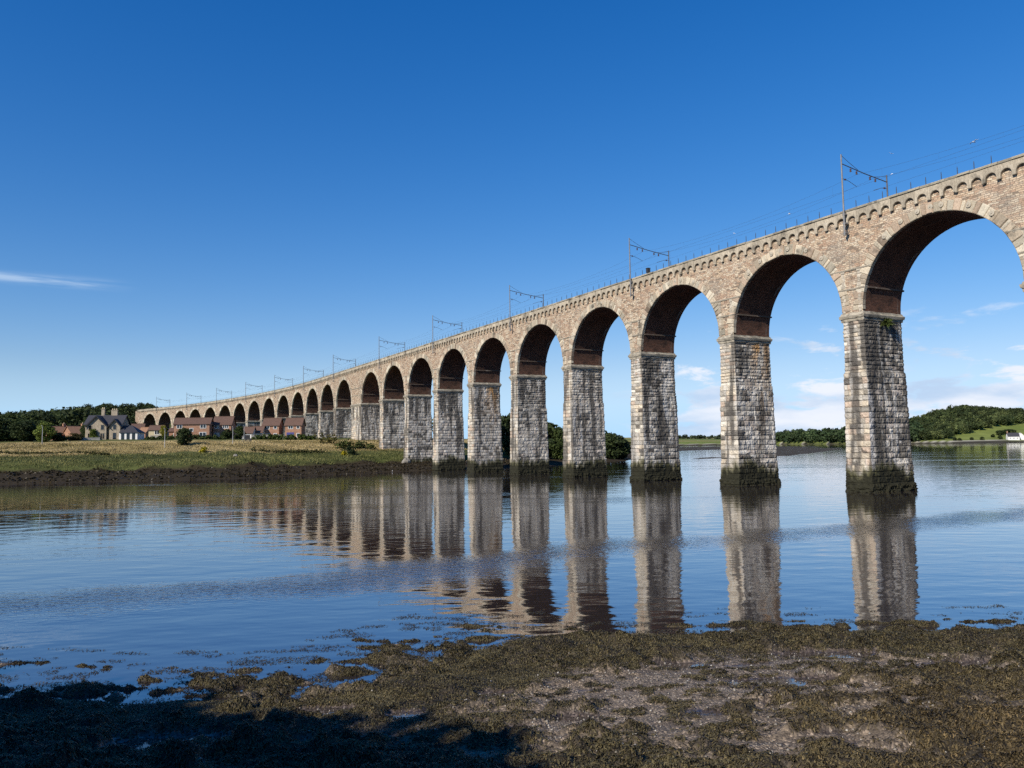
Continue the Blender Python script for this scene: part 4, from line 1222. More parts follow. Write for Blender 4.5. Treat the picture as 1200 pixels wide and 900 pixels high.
# white cottage across the water
Y = 1012; x = at(1184, Y)
house('white_cottage', 'long white cottage with grey roof on the far right shore', x, Y, -.25, 13, 8, 4.6, 9.0, 'render', 'slate', [(-4, 2.2, 1.2, 1.2, 2), (0, 2.2, 1.2, 1.2, 2), (4, 2.2, 1.2, 1.2, 2)], chim=((-6, 0, 1.2, 11, 2),), z=hz(x, Y)-.3)
x = at(1193, Y+3)
house('white_outbuilding', 'white gabled barn joined to the right end of the white cottage', x, Y+3, 1.2, 9, 8, 4.2, 8.6, 'render', 'render', [], z=hz(x, Y)-.3, cat='barn')

# the villa
def villa():
    Y = 252; x = at(126, Y); z = bz(x, Y) - .1
    H = empty('stone_villa', (x, Y, z), 'large old stone villa with two steep front gables and tall chimneys', 'villa', rz=.16)
    w, d, eave, rg = 10.6, 8, 5.2, 7.9
    g = G(); v = [(-w/2,-d/2,-1),(w/2,-d/2,-1),(w/2,d/2,-1),(-w/2,d/2,-1),(-w/2,-d/2,eave),(w/2,-d/2,eave),(w/2,d/2,eave),(-w/2,d/2,eave),(-w/2,0,rg-.1),(w/2,0,rg-.1)]
    g.add(v, [(0,1,5,4),(1,2,6,5),(2,3,7,6),(3,0,4,7)], [(5,6,9),(7,4,8)])
    gables = [(-1.6, 5.8, 7.6, 1.4), (3.6, 3.2, 6.5, .9)]
    for (cx, gw, pk, pj) in gables:
        yf = -d/2-pj
        v = [(cx-gw/2,yf,-1),(cx+gw/2,yf,-1),(cx+gw/2,yf,eave-.6),(cx-gw/2,yf,eave-.6),(cx,yf,pk-.12),(cx-gw/2,-d/2+.05,-1),(cx+gw/2,-d/2+.05,-1),(cx+gw/2,-d/2+.05,eave-.6),(cx-gw/2,-d/2+.05,eave-.6)]
        g.add(v, [(0,1,2,3),(1,6,7,2),(5,0,3,8)], [(3,2,4)])
    g.build('wall', M['villa'], H)
    g = G(); ov = .45
    def slab(a, th=.16):
        b = [(p[0], p[1], p[2]+th) for p in a]; g.add(a+b, [(3,2,1,0),(4,5,6,7),(0,1,5,4),(1,2,6,5),(2,3,7,6),(3,0,4,7)])
    sl = (rg-eave)/(d/2)
    slab([(-w/2-ov,-d/2-ov,eave-ov*sl),(w/2+ov,-d/2-ov,eave-ov*sl),(w/2+ov,0,rg),(-w/2-ov,0,rg)])
    slab([(w/2+ov,d/2+ov,eave-ov*sl),(-w/2-ov,d/2+ov,eave-ov*sl),(-w/2-ov,0,rg),(w/2+ov,0,rg)])
    for (cx, gw, pk, pj) in gables:
        yf = -d/2-pj-.4; yb = -(rg-pk)/sl
        s2 = (pk-(eave-.6))/(gw/2); e = .45
        slab([(cx-gw/2-e, yf, eave-.6-e*s2+.03), (cx, yf, pk+.03), (cx, yb, pk+.03), (cx-gw/2-e, -d/2+.6, eave-.6-e*s2+.03)])
        slab([(cx, yf, pk+.035), (cx+gw/2+e, yf, eave-.6-e*s2+.035), (cx+gw/2+e, -d/2+.6, eave-.6-e*s2+.035), (cx, yb, pk+.035)])
    rf = g.build('roof', M['slate'], H)
    for (cx, gw, pk, pj) in gables:       # dark barge boards
        g = G(); yf = -d/2-pj-.42; s2 = (pk-(eave-.6))/(gw/2); e = .5
        for sg in (-1, 1):
            a = [(cx, yf, pk+.2), (cx+sg*(gw/2+e), yf, eave-.6-e*s2+.2), (cx+sg*(gw/2+e), yf, eave-.6-e*s2-.28), (cx, yf, pk-.3)]
            b = [(p[0], yf-.1, p[2]) for p in a]; g.add(a+b, [(0,1,2,3),(7,6,5,4),(0,4,5,1),(3,2,6,7)])
        g.build('barge_board', M['black'], rf)
    for (cx, cw, ct, n) in ((-1.5, .95, 9.9, 2), (1.9, 1.8, 9.5, 3)):
        g = G(); g.box((cx-cw/2, -.2, rg-1.2), (cx+cw/2, .7, ct)); g.box((cx-cw/2-.12, -.32, ct), (cx+cw/2+.12, .82, ct+.2))
        g.build('chimney', M['villa'], rf)
        for q in range(n):
            xx = cx-cw/2+cw*(q+.5)/n; g = G(); g.tube([(xx, .25, ct+.2), (xx, .25, ct+.7)], [.17, .13], 8); g.build('chimney_pot', M['cream'], rf)
    for (wx, yf, wz, ww, wh, nb) in ((-3.4, -d/2-1.4, 3.9, .9, 1.4, 1), (.2, -d/2-1.4, 4.0, .9, 1.5, 1), (-3.5, -d/2-1.4, 1.3, 1.0, 1.7, 2), (.2, -d/2-1.4, 1.3, 1.1, 1.7, 2), (3.6, -d/2-.9, 4.1, .9, 1.6, 1), (3.6, -d/2-.9, 1.3, 1.0, 2.0, 1), (1.65, -d/2, 1.2, .5, 2.2, 1)):
        window(H, wx, yf, wz, ww, wh, nb, 'villa')
    # hipped garden room on the right
    g = G(); x0, x1, y0, y1 = w/2+.02, w/2+5.4, -d/2-2.2, d/2-2.5
    for px in np.linspace(x0+.3, x1-.3, 4): g.box((px-.3, y0, -1), (px+.3, y0+.3, 2.3))
    g.box((x0, y0+.5, -1), (x1-.1, y1, 2.3)); gr = g.build('garden_room', M['render'], H)
    for a, b in zip(np.linspace(x0+.3, x1-.3, 4)[:-1], np.linspace(x0+.3, x1-.3, 4)[1:]):
        g = G(); g.box((a+.3, y0+.1, .1), (b-.3, y0+.2, 2.25)); g.build('window', M['glass'], gr)
    g = G(); e = .35
    v = [(x0-.0, y0-e, 2.25), (x1+e, y0-e, 2.25), (x1+e, y1+e, 2.25), (x0, y1+e, 2.25), (x0, (y0+y1)/2, 4.6), (x1-2.6, (y0+y1)/2, 4.6)]
    g.add(v, [(0, 1, 5, 4), (2, 3, 4, 5), (3, 2, 1, 0)], [(1, 2, 5), (3, 0, 4)]); g.build('hip_roof', M['slate'], H)
    # ivy and garden wall
    sh = np.random.default_rng(4)
    cen = [(x-1.2+sh.normal(0, .4), Y-6.0+sh.normal(0, .15), z+.5+q*.28) for q in range(10)]
    V, F, c = leaf_cloud(sh, cen, [.8]*10, 900, .28, (.06, .09, .015), (.16, .19, .04), 1, .3)
    o = empty('climbing_shrub', (x-1.2, Y-6.0, z), 'bright green shrub against the villa front between two ground floor windows', 'shrub')
    g = G(); g.add(V, F, c=c); g.build('foliage', M['leaf'], o, org=tuple(o.location))
    g = G(); g.tube([(0, 0, -.3), (0, 0, 2.6)], [.07, .03], 5); g.build('stem', M['bark'], o)
villa()
# pale garden wall left of the villa
def low_wall(name, label, p0, p1, h, th, mat):
    x0, y0 = p0; x1, y1 = p1; L = math.hypot(x1-x0, y1-y0); a = math.atan2(y1-y0, x1-x0); z = min(bz(x0, y0), bz(x1, y1))
    g = G(); n = max(2, int(L/1.5))
    for q in range(n):
        g.box((L*q/n+.005, -th/2, -1), (L*(q+1)/n-.005, th/2, h+random.uniform(-.04, .04)))
    g.box((0, -th/2-.06, h+.02), (L, th/2+.06, h+.14))
    o = g.build(name, M[mat]); o.location = (x0, y0, z); o.rotation_euler = (0, 0, a)
    return tag(o, label, 'wall')
low_wall('garden_wall', 'pale low wall beside the drive left of the villa', (at(80, 236), 236), (at(117, 240), 240), .9, .5, 'concrete')
low_wall('garden_fence_wall', 'pale grey garden wall in front of the two small brick houses', (at(294, 262), 262), (at(331, 266), 266), 1.3, .3, 'concrete')
low_wall('garden_wall', 'low grey wall in front of the cream house', (at(176, 256), 256), (at(189, 257), 257), 1.1, .3, 'concrete')

# lamp posts on the bank
for (px, Y, top, lab) in ((49.5, 214, 4.9, 'leftmost pale lamp post, in front of the bright green tree'), (193, 213, 5.0, 'pale lamp post on the meadow left of the lone dark bush'),
                     (272.5, 224, 4.9, 'pale lamp post on the meadow below the narrower brick house'), (285.7, 250, 4.2, 'pale lamp post at the top of the dark steps')):
    x = at(px, Y); o = empty('lamp_post', (x, Y, bz(x, Y)), lab, 'lamp post', 'lamp posts along the bank path')
    g = G(); g.tube([(0, 0, -.4), (0, 0, 1.2), (0, 0, top)], [.11, .085, .06], 7); g.build('pole', M['galv'], o)
    g = G(); g.tube([(0, 0, top), (0, -.12, top+.12), (0, -.55, top+.16)], [.05, .09, .07], 7); g.build('lamp_head', M['galv'], o)
# dark steps down the meadow
x0, y0, x1, y1 = at(291.5, 262), 262, at(288.5, 234), 234
o = empty('garden_steps', (x1, y1, bz(x1, y1)), 'dark flight of steps running down the dry meadow beside a lamp post', 'steps')
g = G()
for q in range(16):
    t = q/16; x = x1+(x0-x1)*t; y = y1+(y0-y1)*t; z = bz(x, y)
    g.box((x-1.1, y, z-.6), (x+1.1, y+1.9, z+.25))
g.build('treads', M['dark'], o, org=tuple(o.location))
g = G(); g.tube([(x1-1.2, y1, bz(x1, y1)+1.1), (x0-1.2, y0, bz(x0, y0)+1.1)], .04, 5); g.tube([(x1-1.2, y1, bz(x1, y1)-.2), (x1-1.2, y1, bz(x1, y1)+1.1)], .05, 5); g.tube([(x0-1.2, y0, bz(x0, y0)-.2), (x0-1.2, y0, bz(x0, y0)+1.1)], .05, 5)
g.build('handrail', M['galv'], o, org=tuple(o.location))
# pale boulder on the turf and stone block at the pier foot
def boulder(label, x, y, r_, sz, mat='boulder'):
    g = G(); n, m = 8, 12; P = np.zeros((n, m, 3))
    for a in range(n):
        for b in range(m):
            th, ph = math.pi*a/(n-1), 2*math.pi*b/m
            k = 1+.35*(vnoise(a*.9+x, b*.9+y, 3)-.5)
            P[a, b] = (sz[0]*k*math.sin(th)*math.cos(ph), sz[1]*k*math.sin(th)*math.sin(ph), sz[2]*k*math.cos(th))
    g.grid(P, c=np.full((n, m, 3), .4), wrap=True, flip=True)
    o = g.build('boulder', M[mat]); o.location = (x, y, bz(x, y)+sz[2]*.45); tag(o, label, 'boulder')
boulder('pale boulder on the turf right of the yellow flowering bush', at(276, 203), 203, 1, (.55, .45, .5))
boulder('squarish grey boulder at the foot of the pier on the waterline', at(475, 222), 222, 1, (1.3, 1.1, 1.0))

# ------------------------------------------------------------------ gulls
def gull(label, x, y, z, span, az, bank, flying=True):
    o = empty('gull', (x, y, z), label, 'gull', 'gulls', rz=az)
    o.rotation_euler = (bank, 0, az)
    k = span/1.3
    g = G(); n = 9
    P = [(-.30, 0, .0), (-.2, 0, .0), (-.08, 0, .0), (.08, 0, .01), (.18, 0, .03), (.25, 0, .04), (.31, 0, .03)]
    R_ = [.01, .05, .075, .08, .055, .05, .01]
    g.tube([tuple(np.array(p)*k) for p in P], [q*k for q in R_], 8)
    if flying:
        for sg in (-1, 1):
            q = [(.10, .05, .03), (-.06, .05, .03), (-.10, .33, .13), (.08, .33, .14), (-.16, .65, .06), (-.1, .65, .06)]
            V = [tuple(np.array((a, b*sg, c))*k) for a, b, c in q]; V2 = [(a, b, c+.012*k) for a, b, c in V]
            F = [(0, 1, 2, 3), (3, 2, 4, 5)]; F2 = [tuple(j+6 for j in f[::-1]) for f in F]
            side_ = [(0, 3, 9, 6), (3, 5, 11, 9), (1, 7, 8, 2), (2, 8, 10, 4), (4, 10, 11, 5)]
            g.add(V+V2, F+F2+side_)
        g.add([tuple(np.array(p)*k) for p in ((-.28, -.03, 0), (-.28, .03, 0), (-.42, .07, 0), (-.42, -.07, 0), (-.28, -.03, .01), (-.28, .03, .01), (-.42, .07, .01), (-.42, -.07, .01))], [(0, 1, 2, 3), (7, 6, 5, 4), (0, 4, 5, 1), (2, 6, 7, 3)])
    else:
        for sg in (-.04, .04): g.tube([(0, sg*k, -.05*k), (0, sg*k, -.28*k)], .012*k, 5)
    g.build('body', M['feather'], o)
    g = G(); g.tube([tuple(np.array(p)*k) for p in ((.30, 0, .032), (.36, 0, .02), (.385, 0, .01))], [.018*k, .014*k, .004*k], 5); g.build('beak', M['cream'], o)
for (px, py, Y, span, az, bank, lab) in ((1141, 166.5, 100, 1.25, 3.6, .25, 'white gull with spread wings, highest over the nearest arch'),
    (1044.5, 180, 130, .9, .9, .5, 'white gull in the sky just right of the largest gantry'),
    (1045, 204, 150, .9, 2.2, -.5, 'white gull below its companion, close to the right mast of the largest gantry'),
    (925, 250.5, 150, .9, 2.8, .4, 'white gull above the parapet over the second arch'),
    (860.5, 273.5, 165, .9, .4, .5, 'white gull just above the parapet, left of the second arch')):
    # bearing and elevation to a point in the air
    pt, ro = .07741, .01539
    xx, yy = (px-600)/925.3, (450-py)/925.3
    cr, sr = math.cos(ro), math.sin(ro); xr = cr*xx + sr*yy; yr = -sr*xx + cr*yy
    Fv = np.array((0, math.cos(pt), math.sin(pt))); Uv = np.array((0, -math.sin(pt), math.cos(pt))); Rv = np.array((1, 0, 0.))
    d = Fv + Rv*xr + Uv*yr; p = d*(Y/d[1]) + np.array((0, 0, HC))
    gull(lab, *p, span, az, bank)
gull('white gull standing at the far water edge below the viaduct', at(459, 198.5), 198.5, .28, 1.1, 1.9, 0, False)

# ------------------------------------------------------------------ near shore
NEAR = [(60, 29), (30, 26.3), (16.6, 25.7), (11, 25.8), (5.4, 25.7), (2.7, 26.1), (.4, 25.6), (-1.2, 24.0), (-2.4, 21.8), (-3.7, 20.2), (-6.6, 19.1), (-9.7, 18.9), (-13.7, 19.6), (-30, 21), (-60, 23)]
def near_parts(x, y):
    d = signed_dist(x, y, NEAR)                        # land side is to the left when walking right to left
    gravel = np.exp(-(((x-3.0)/5.0)**2 + ((y-18.8)/2.6)**2))*.40 + np.exp(-(((x+1.5)/2.5)**2 + ((y-20.6)/1.2)**2))*.22 + np.exp(-(((x-9)/4.5)**2 + ((y-21.5)/1.3)**2))*.22
    big = fbm(x*.33+4, y*.6+7, 4, 101)
    fin = fbm(x*1.3+2, y*2.2+5, 4, 103)
    cover = sstep(.40, .52, big*.55 + fin*.45 - gravel + .085)
    cover = np.maximum(cover, sstep(3.0, .8, np.abs(d-1.2))*.95)
    speck = sstep(.57, .64, fbm(x*2.7+1, y*3.6+8, 3, 105))*.85
    cover = np.maximum(cover, speck*sstep(.2, 1, d))
    soft = sstep(.30, .62, big*.6 + fin*.4 - gravel + .13)
    return d, cover, soft
def near_h(x, y):
    d, cover, soft = near_parts(x, y)
    z = np.interp(d, [-40, -14, -8, -3, -.6, 0, .6, 3, 12, 20], [-2.5, -.5, -.19, -.095, -.035, .0, .07, .22, .80, 1.35])
    lump = fbm(x*.95, y*1.3, 3, 111); lump2 = fbm(x*2.6, y*3.1, 3, 112)
    amp = sstep(-10, 0.2, d)
    lz = (np.clip(lump-.38, 0, 1)*.72 + np.clip(lump2-.36, 0, 1)*.34)*soft + (lump2*.05)*cover
    crev = np.exp(-((fbm(x*1.9+3, y*2.6+1, 2, 191)-.5)/.035)**2)
    lz = lz - crev*.085*cover*soft
    z = z + lz*sstep(-.1, 1.3, d)
    # weed mats that just break the surface off the left shore
    left = sstep(1.0, -2.5, x)*sstep(-7.5, -.5, d)*sstep(.6, -.2, d)
    z = z + left*(np.clip(fbm(x*1.2, y*2.6, 5, 121)-.53, 0, 1)*1.15)
    right = sstep(1.0, 3, x)*sstep(-3.2, -.3, d)*sstep(.6, -.2, d); z = z + right*(np.clip(fbm(x*1.1, y*2.2, 5, 122)-.56, 0, 1)*1.0)
    for (mx, my, r1, r2, h) in ((-3.7, 23.6, .72, .34, .30), (-6.4, 21.4, .6, .34, .24), (-4.6, 22.3, .55, .25, .22), (-2.5, 20.3, 1.3, .8, .34), (-7.8, 19.3, 1.3, .6, .16), (-11.8, 19.6, 1.6, .6, .16)):
        e = np.exp(-(((x-mx)/r1)**2+((y-my)/r2)**2)); z = z + h*e
        cover = np.maximum(cover, e)
    # hollows that hold water
    pud = sstep(.60, .70, fbm(x*.5+9, y*1.5+2, 3, 131)) * sstep(.35, .1, cover) * sstep(.8, 2.5, d)
    for (mx, my, r1, r2) in ((4.3, 21.5, 1.1, .4), (6.6, 19.6, 1.5, .45), (-4.6, 18.9, .9, .45), (-2.6, 18.3, .6, .4), (8.8, 22.6, 1.6, .5), (1.2, 17.3, .6, .25), (-7.3, 16.8, 1.6, .7), (-3.6, 16.6, .9, .35), (11.5, 21.2, 1.2, .35), (-.6, 19.6, .5, .3)):
        e = sstep(1.15, .7, ((x-mx)/r1)**2+((y-my)/r2)**2 + (fbm(x*1.6, y*2.2, 3, 141)-.5)*1.4); pud = np.maximum(pud, e)
    base = np.interp(d, [-40, -14, -8, -3, -.6, 0, .6, 3, 12, 20], [-2.5, -.5, -.19, -.095, -.035, .0, .07, .22, .80, 1.35])
    z = z*(1-pud) + (base-.03)*pud
    cover = cover*(1-pud)
    return z, d, cover, pud
def axis(a, b, fine_a, fine_b, fs, cs):
    return np.concatenate([np.arange(a, fine_a, cs), np.arange(fine_a, fine_b, fs), np.arange(fine_b, b+cs, cs)])
nx = axis(-70, 70, -17, 20, .055, 1.2); ny = axis(2, 44, 11, 28.5, .05, .6)
NX, NY = np.meshgrid(nx, ny); NZ, ND, NC, NP = near_h(NX, NY)
fine = fbm(NX*7, NY*7, 3, 151)
NZ = NZ + (fine-.5)*.05*(1-NP)*sstep(-6, 0, ND)
t1 = fbm(NX*.8, NY*1.2, 4, 161)[..., None]
mudc = np.array((.092, .074, .056))*(1-t1) + np.array((.185, .150, .112))*t1
weedc = np.array((.018, .014, .008))*(1-t1) + np.array((.040, .031, .016))*t1
cc = mudc*(1-NC[..., None]) + weedc*NC[..., None]
cc = cc*(1-NP[..., None]) + np.array((.06, .05, .045))*NP[..., None]
g = G(); g.grid(np.stack([NX, NY, NZ], -1), c=cc)
sh = g.build('foreshore', M['shore'], smooth=True); tag(sh, kind='structure')
wa = sh.data.attributes.new('wet', 'FLOAT', 'POINT'); wa.data.foreach_set('value', np.clip(NP + .25*sstep(.35, -.05, NZ), 0, 1).astype(np.float32).ravel())

def strands(name, label, n, seed, lo, hi, l0, l1, wd, region=(-17, 20, 11.0, 28.3)):
    r = np.random.default_rng(seed)
    x = r.uniform(region[0], region[1], n*3); y = r.uniform(region[2], region[3], n*3)
    m = np.abs(x) < y*.72 + 1; x, y = x[m], y[m]
    z, d, cov, pud = near_h(x, y)
    keep = (r.random(len(x)) < cov*(.35+.65*sstep(.3, .6, fbm(x*1.2, y*1.6, 3, 171)))) & (z > -.03) & (d > -9)
    x, y, z = x[keep][:n], y[keep][:n], z[keep][:n]; n = len(x)
    z2, _, _, _ = near_h(x+.05, y); z3, _, _, _ = near_h(x, y+.05)
    gx_, gy_ = np.clip((z2-z)/.05, -.7, .7), np.clip((z3-z)/.05, -.7, .7)
    an = r.uniform(0, 2*math.pi, n); L = r.uniform(l0, l1, n); w = wd*r.uniform(.6, 1.5, n)
    dx, dy = np.cos(an), np.sin(an); px_, py_ = -dy, dx
    lift = r.uniform(.0, .028, n)
    pts = []
    for (t, up) in ((0, 0), (.5, 1.0), (1, -.1)):
        bend = r.normal(0, .16, n)*L*t
        xx = x + dx*L*t + px_*bend; yy = y + dy*L*t + py_*bend
        zz = z + (dx*gx_+dy*gy_)*L*t + .012 + lift*up
        ww = w*(1-.45*t)
        tw = r.normal(0, .5, n)*ww
        pts.append(np.stack([xx-px_*ww, yy-py_*ww, zz-tw], -1)); pts.append(np.stack([xx+px_*ww, yy+py_*ww, zz+tw], -1))
    V = np.stack(pts, 1).reshape(-1, 3)
    b = np.arange(n)[:, None]*6
    F = np.concatenate([b+np.array([[0, 1, 3, 2]]), b+np.array([[2, 3, 5, 4]])])
    tn = np.clip(.55*fbm(x*1.6, y*2.0, 4, 181)*1.5 - .2 + .75*r.random(n)**1.6, 0, 1)[:, None]
    warm = sstep(2, 9, x)[:, None]*sstep(22, 15, y)[:, None]
    c = np.array(lo)*(1-tn)+np.array(hi)*tn
    c = c*(1+warm*np.array((.14, .02, .0)))
    g = G(); g.add(V, F, c=np.repeat(c, 6, 0))
    tag(g.build(name, M['weedleaf'], smooth=True), label, 'seaweed', kind='stuff')
strands('seaweed', 'olive brown bladder wrack lying over the near shore', 330000, 200, (.007, .006, .003), (.155, .130, .066), .03, .085, .011)
strands('seaweed', 'paler dried wrack tips on top of the near seaweed mounds', 50000, 201, (.075, .058, .024), (.22, .17, .08), .03, .08, .009)

def floating():
    r = np.random.default_rng(230); n = 110000
    x = r.uniform(-17, 18, n); y = r.uniform(18.5, 30, n); d = signed_dist(x, y, NEAR)
    f = fbm(x*1.0, y*2.3, 4, 231); lim = np.where(x < 1, .535, .645)
    k = (d < .1) & (d > -6.0) & (f > lim + .013*np.abs(d)); x, y = x[k], y[k]; n = len(x)
    an = r.uniform(0, 6.283, n); L = r.uniform(.03, .10, n); w = r.uniform(.006, .016, n); dx, dy = np.cos(an)*L, np.sin(an)*L; wx, wy = -np.sin(an)*w, np.cos(an)*w
    z = r.uniform(.004, .03, n); z2 = r.uniform(.0, .03, n)
    V = np.stack([np.stack([x-wx, y-wy, z], -1), np.stack([x+wx, y+wy, z], -1), np.stack([x+dx+wx, y+dy+wy, z2], -1), np.stack([x+dx-wx, y+dy-wy, z2], -1)], 1).reshape(-1, 3)
    t = r.random(n)[:, None]; c = np.array((.012, .009, .004))*(1-t)+np.array((.10, .078, .035))*t
    g = G(); g.add(V, np.arange(n*4).reshape(n, 4), c=np.repeat(c, 4, 0)); tag(g.build('seaweed', M['weedleaf']), 'small scraps of seaweed floating on the shallow water off the near shore', 'seaweed', kind='stuff')
floating()
def pebbles():
    r = np.random.default_rng(210); n = 9000
    x = r.uniform(-15, 18, n*6); y = r.uniform(11.5, 27, n*6); z, d, cov, pud = near_h(x, y)
    k = (r.random(len(x)) < (1-cov)*.9+.01) & (d > .1) & (r.random(len(x)) < .8*fbm(x*.9, y*.9, 3, 7)); x, y, z = x[k][:n], y[k][:n], z[k][:n]; n = len(x)
    base = np.array([(1,0,0),(0,1,0),(-1,0,0),(0,-1,0),(0,0,.7),(0,0,-.7)], float)
    s = (.012+.03*r.random(n)**3)
    V = base[None]*s[:, None, None]*r.uniform(.6, 1.3, (n, 6, 1)) + np.stack([x, y, z+s*.3], -1)[:, None]
    f = np.array([(0,1,4),(1,2,4),(2,3,4),(3,0,4),(1,0,5),(2,1,5),(3,2,5),(0,3,5)])
    F = (np.arange(n)[:, None, None]*6 + f[None]).reshape(-1, 3)
    t = r.random(n)**2; c = np.array((.16, .14, .115))*(1-t[:, None])+np.array((.42, .39, .34))*t[:, None]
    g = G(); g.add(V.reshape(-1, 3), None, F, c=np.repeat(c, 6, 0)); tag(g.build('pebbles', M['pebble'], smooth=True), 'scattered pale pebbles and shell bits on the bare mud', 'pebbles', kind='stuff')
pebbles()
# promenade the photograph was taken from, with its wall and the trees whose shade falls on the shore
g = G(); g.box((-80, -40, -1), (80, 3.0, 4.45)); tag(g.build('promenade', M['concrete']), kind='structure')
for q in range(1):
    pass
near_tr = tree_protos(9, 10, 9, 12000, .42, MD_LO, MD_HI, low=.0, lobes=44)
for (x, y, h, w, lab) in ((-26, 1.5, 12.6, 12, 'leafy riverside tree second from upstream behind the photographer'), (-20.0, -1.8, 12.8, 11.5, 'leafy riverside tree in the middle behind the photographer'), (-13.0, -6.0, 12.3, 11.0, 'leafy riverside tree nearest the photographer'), (-33, 5.0, 12, 12, 'leafy riverside tree farthest upstream of the photographer'), (-16.8, -3.6, 12.6, 11.0, 'leafy riverside tree second nearest the photographer')):
    o = empty('tree', (x, y, 4.4), lab, 'tree', 'riverside trees on the promenade', rz=x)
    o.scale = (w/9, w/9, h/10); obj_from('crown', near_tr[0], o); obj_from('trunk', near_tr[1], o)

# ------------------------------------------------------------------ camera, light, sky
cam = bpy.data.cameras.new('camera'); cam.sensor_width = 36; cam.lens = 36*925.34/1200; cam.clip_start = .1; cam.clip_end = 20000
co = bpy.data.objects.new('camera', cam); link(co)
pt, ro = .07741, .01539
Fv = Vector((0, math.cos(pt), math.sin(pt))); Uv = Vector((0, -math.sin(pt), math.cos(pt))); Rv = Vector((1, 0, 0))
R2 = math.cos(ro)*Rv - math.sin(ro)*Uv; U2 = math.sin(ro)*Rv + math.cos(ro)*Uv
mt = Matrix((R2, U2, -Fv)).transposed().to_4x4(); mt.translation = (0, 0, HC)
co.matrix_world = mt
scene.camera = co

EL = math.radians(33); AZ = math.atan2(-0.6794, -0.7335)
Ld = Vector((math.sin(AZ)*math.cos(EL), math.cos(AZ)*math.cos(EL), math.sin(EL)))
sl = bpy.data.lights.new('sun', 'SUN'); sl.energy = 5.0; sl.angle = math.radians(.53); sl.color = (1, .92, .80)
so = bpy.data.objects.new('sun', sl); link(so); so.rotation_euler = Ld.to_track_quat('Z', 'Y').to_euler()

wd_ = bpy.data.worlds.new('World'); scene.world = wd_; wd_.use_nodes = True
nt = wd_.node_tree; nt.nodes.clear()
def wn(t, **k):
    nd = nt.nodes.new(t)
    for a, b in k.items(): setattr(nd, a, b)
    return nd
def wm(op, a, b=0.0, c=None):
    nd = wn('ShaderNodeMath', operation=op)
    for i, v in enumerate((a, b) if c is None else (a, b, c)):
        if hasattr(v, 'default_value'): nt.links.new(v, nd.inputs[i])
        else: nd.inputs[i].default_value = v
    return nd.outputs[0]
sky = wn('ShaderNodeTexSky', sky_type='NISHITA'); sky.sun_disc = False
sky.sun_elevation = EL; sky.sun_rotation = AZ; sky.altitude = 0; sky.air_density = 1.0; sky.dust_density = 0.0; sky.ozone_density = 4.5
tc = wn('ShaderNodeTexCoord'); sp_ = wn('ShaderNodeSeparateXYZ'); nt.links.new(tc.outputs['Generated'], sp_.inputs[0])
az = wm('ARCTAN2', sp_.outputs[0], sp_.outputs[1]); el = wm('ARCSINE', sp_.outputs[2])
def cnoise(sx, sy, ox, detail, rough, dist=0.0):
    cb_ = wn('ShaderNodeCombineXYZ'); nt.links.new(wm('MULTIPLY', az, sx), cb_.inputs[0]); nt.links.new(wm('MULTIPLY', el, sy), cb_.inputs[1]); cb_.inputs[2].default_value = ox
    nn = wn('ShaderNodeTexNoise'); nn.inputs['Scale'].default_value = 1; nn.inputs['Detail'].default_value = detail; nn.inputs['Roughness'].default_value = rough; nn.inputs['Distortion'].default_value = dist
    nt.links.new(cb_.outputs[0], nn.inputs['Vector']); return nn.outputs['Fac']
def mr(v, a, b, c=0.0, d=1.0):
    nd = wn('ShaderNodeMapRange', interpolation_type='SMOOTHSTEP'); nt.links.new(v, nd.inputs[0])
    for i, q in enumerate((a, b, c, d)): nd.inputs[i+1].default_value = q
    return nd.outputs[0]
cn = cnoise(13, 40, 3.7, 8, .60, .25)
band = wm('MULTIPLY', mr(el, .150, .02), mr(az, .12, .30))
lowb = wm('MULTIPLY', mr(el, .085, .045), mr(az, .12, .26))
dens = wm('ADD', cn, wm('ADD', wm('MULTIPLY', band, .12), wm('MULTIPLY', lowb, .13)))
cl1 = wm('MULTIPLY', mr(dens, .565, .70), wm('MULTIPLY', mr(el, .17, .10), mr(az, .08, .26)))
hzy = wm('MULTIPLY', mr(el, .10, .0), mr(az, .05, .3))
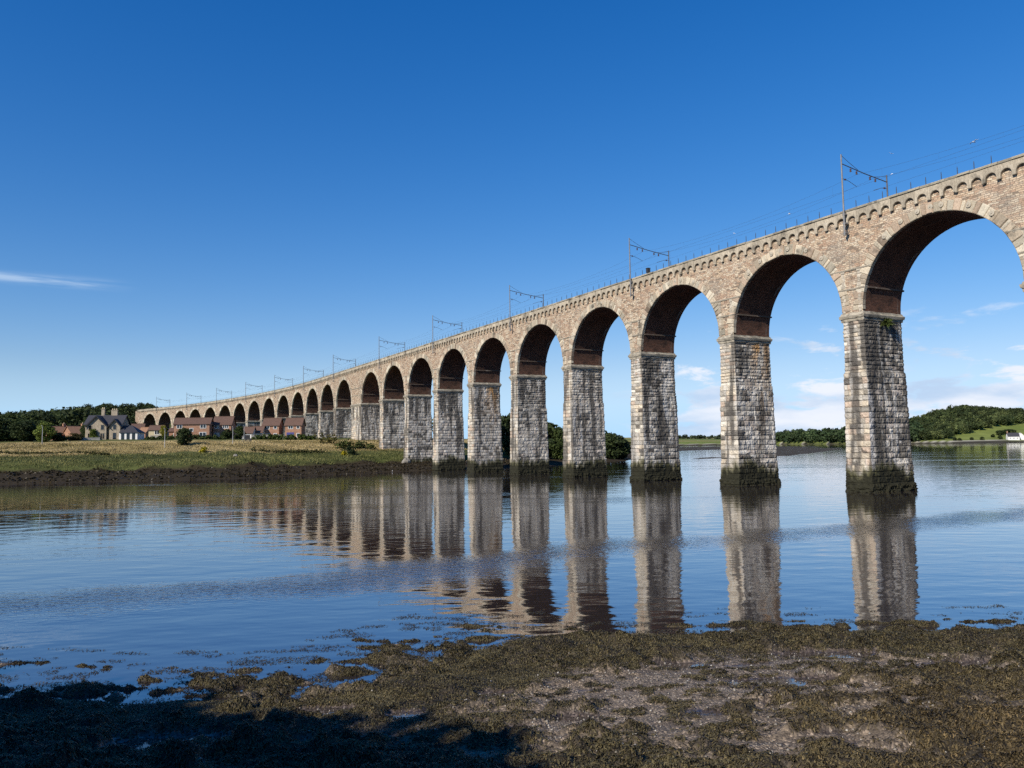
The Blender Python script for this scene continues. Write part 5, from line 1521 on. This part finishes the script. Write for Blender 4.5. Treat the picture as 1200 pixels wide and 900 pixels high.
# the thin wisp at the left
wz = wm('SUBTRACT', el, .187); wz = wm('DIVIDE', wz, .0048); wg = wm('EXPONENT', wm('MULTIPLY', wm('MULTIPLY', wz, wz), -1.0))
wisp = wm('MULTIPLY', wm('MULTIPLY', wg, wm('MULTIPLY', mr(az, -.44, -.52), mr(cnoise(10, 120, 9.1, 4, .6), .3, .62))), .5)
hs = wn('ShaderNodeHueSaturation'); hs.inputs['Saturation'].default_value = 1.325; hs.inputs['Hue'].default_value = .5145; hs.inputs['Value'].default_value = 1.1; nt.links.new(sky.outputs[0], hs.inputs['Color'])
mixc = wn('ShaderNodeMix', data_type='RGBA'); nt.links.new(cl1, mixc.inputs[0])
def vm(op, a, b):
    nd = wn('ShaderNodeVectorMath', operation=op)
    for i, v in enumerate((a, b)):
        if hasattr(v, 'default_value'): nt.links.new(v, nd.inputs[i])
        else: nd.inputs[i].default_value = v
    return nd.outputs[0]
skc = vm('DIVIDE', hs.outputs[0], vm('ADD', vm('MULTIPLY', hs.outputs[0], (.075, .08, .062)), (1, 1, 1)))
veil = wn('ShaderNodeMix', data_type='RGBA'); nt.links.new(wm('MULTIPLY', mr(el, .11, .0), .8), veil.inputs[0]); nt.links.new(skc, veil.inputs[6]); veil.inputs[7].default_value = (2.35, 4.5, 7.0, 1)
nt.links.new(veil.outputs[2], mixc.inputs[6])
ctop = wn('ShaderNodeMix', data_type='RGBA'); nt.links.new(mr(cnoise(9, 30, 3.2, 5, .5), .35, .65), ctop.inputs[0]); ctop.inputs[6].default_value = (3.3, 4.3, 5.7, 1); ctop.inputs[7].default_value = (5.5, 5.8, 6.4, 1)
nt.links.new(ctop.outputs[2], mixc.inputs[7])
mix2 = wn('ShaderNodeMix', data_type='RGBA'); nt.links.new(wisp, mix2.inputs[0]); nt.links.new(mixc.outputs[2], mix2.inputs[6]); mix2.inputs[7].default_value = (4.2, 5.1, 6.2, 1)
bg = wn('ShaderNodeBackground'); bg.inputs[1].default_value = .136; nt.links.new(mix2.outputs[2], bg.inputs[0])
wo = wn('ShaderNodeOutputWorld'); nt.links.new(bg.outputs[0], wo.inputs[0])

vs = scene.view_settings; vs.view_transform = 'Standard'; vs.look = 'None'; vs.exposure = .22; vs.gamma = 1; vs.use_curve_mapping = False
scene.render.engine = 'CYCLES'
cy = scene.cycles; cy.max_bounces = 6; cy.diffuse_bounces = 2; cy.glossy_bounces = 3; cy.transmission_bounces = 2; cy.transparent_max_bounces = 4
cy.use_denoising = False; cy.use_adaptive_sampling = True; cy.adaptive_threshold = .02; cy.sample_clamp_indirect = 4
cy.caustics_reflective = False; cy.caustics_refractive = False
scene.render.film_transparent = False
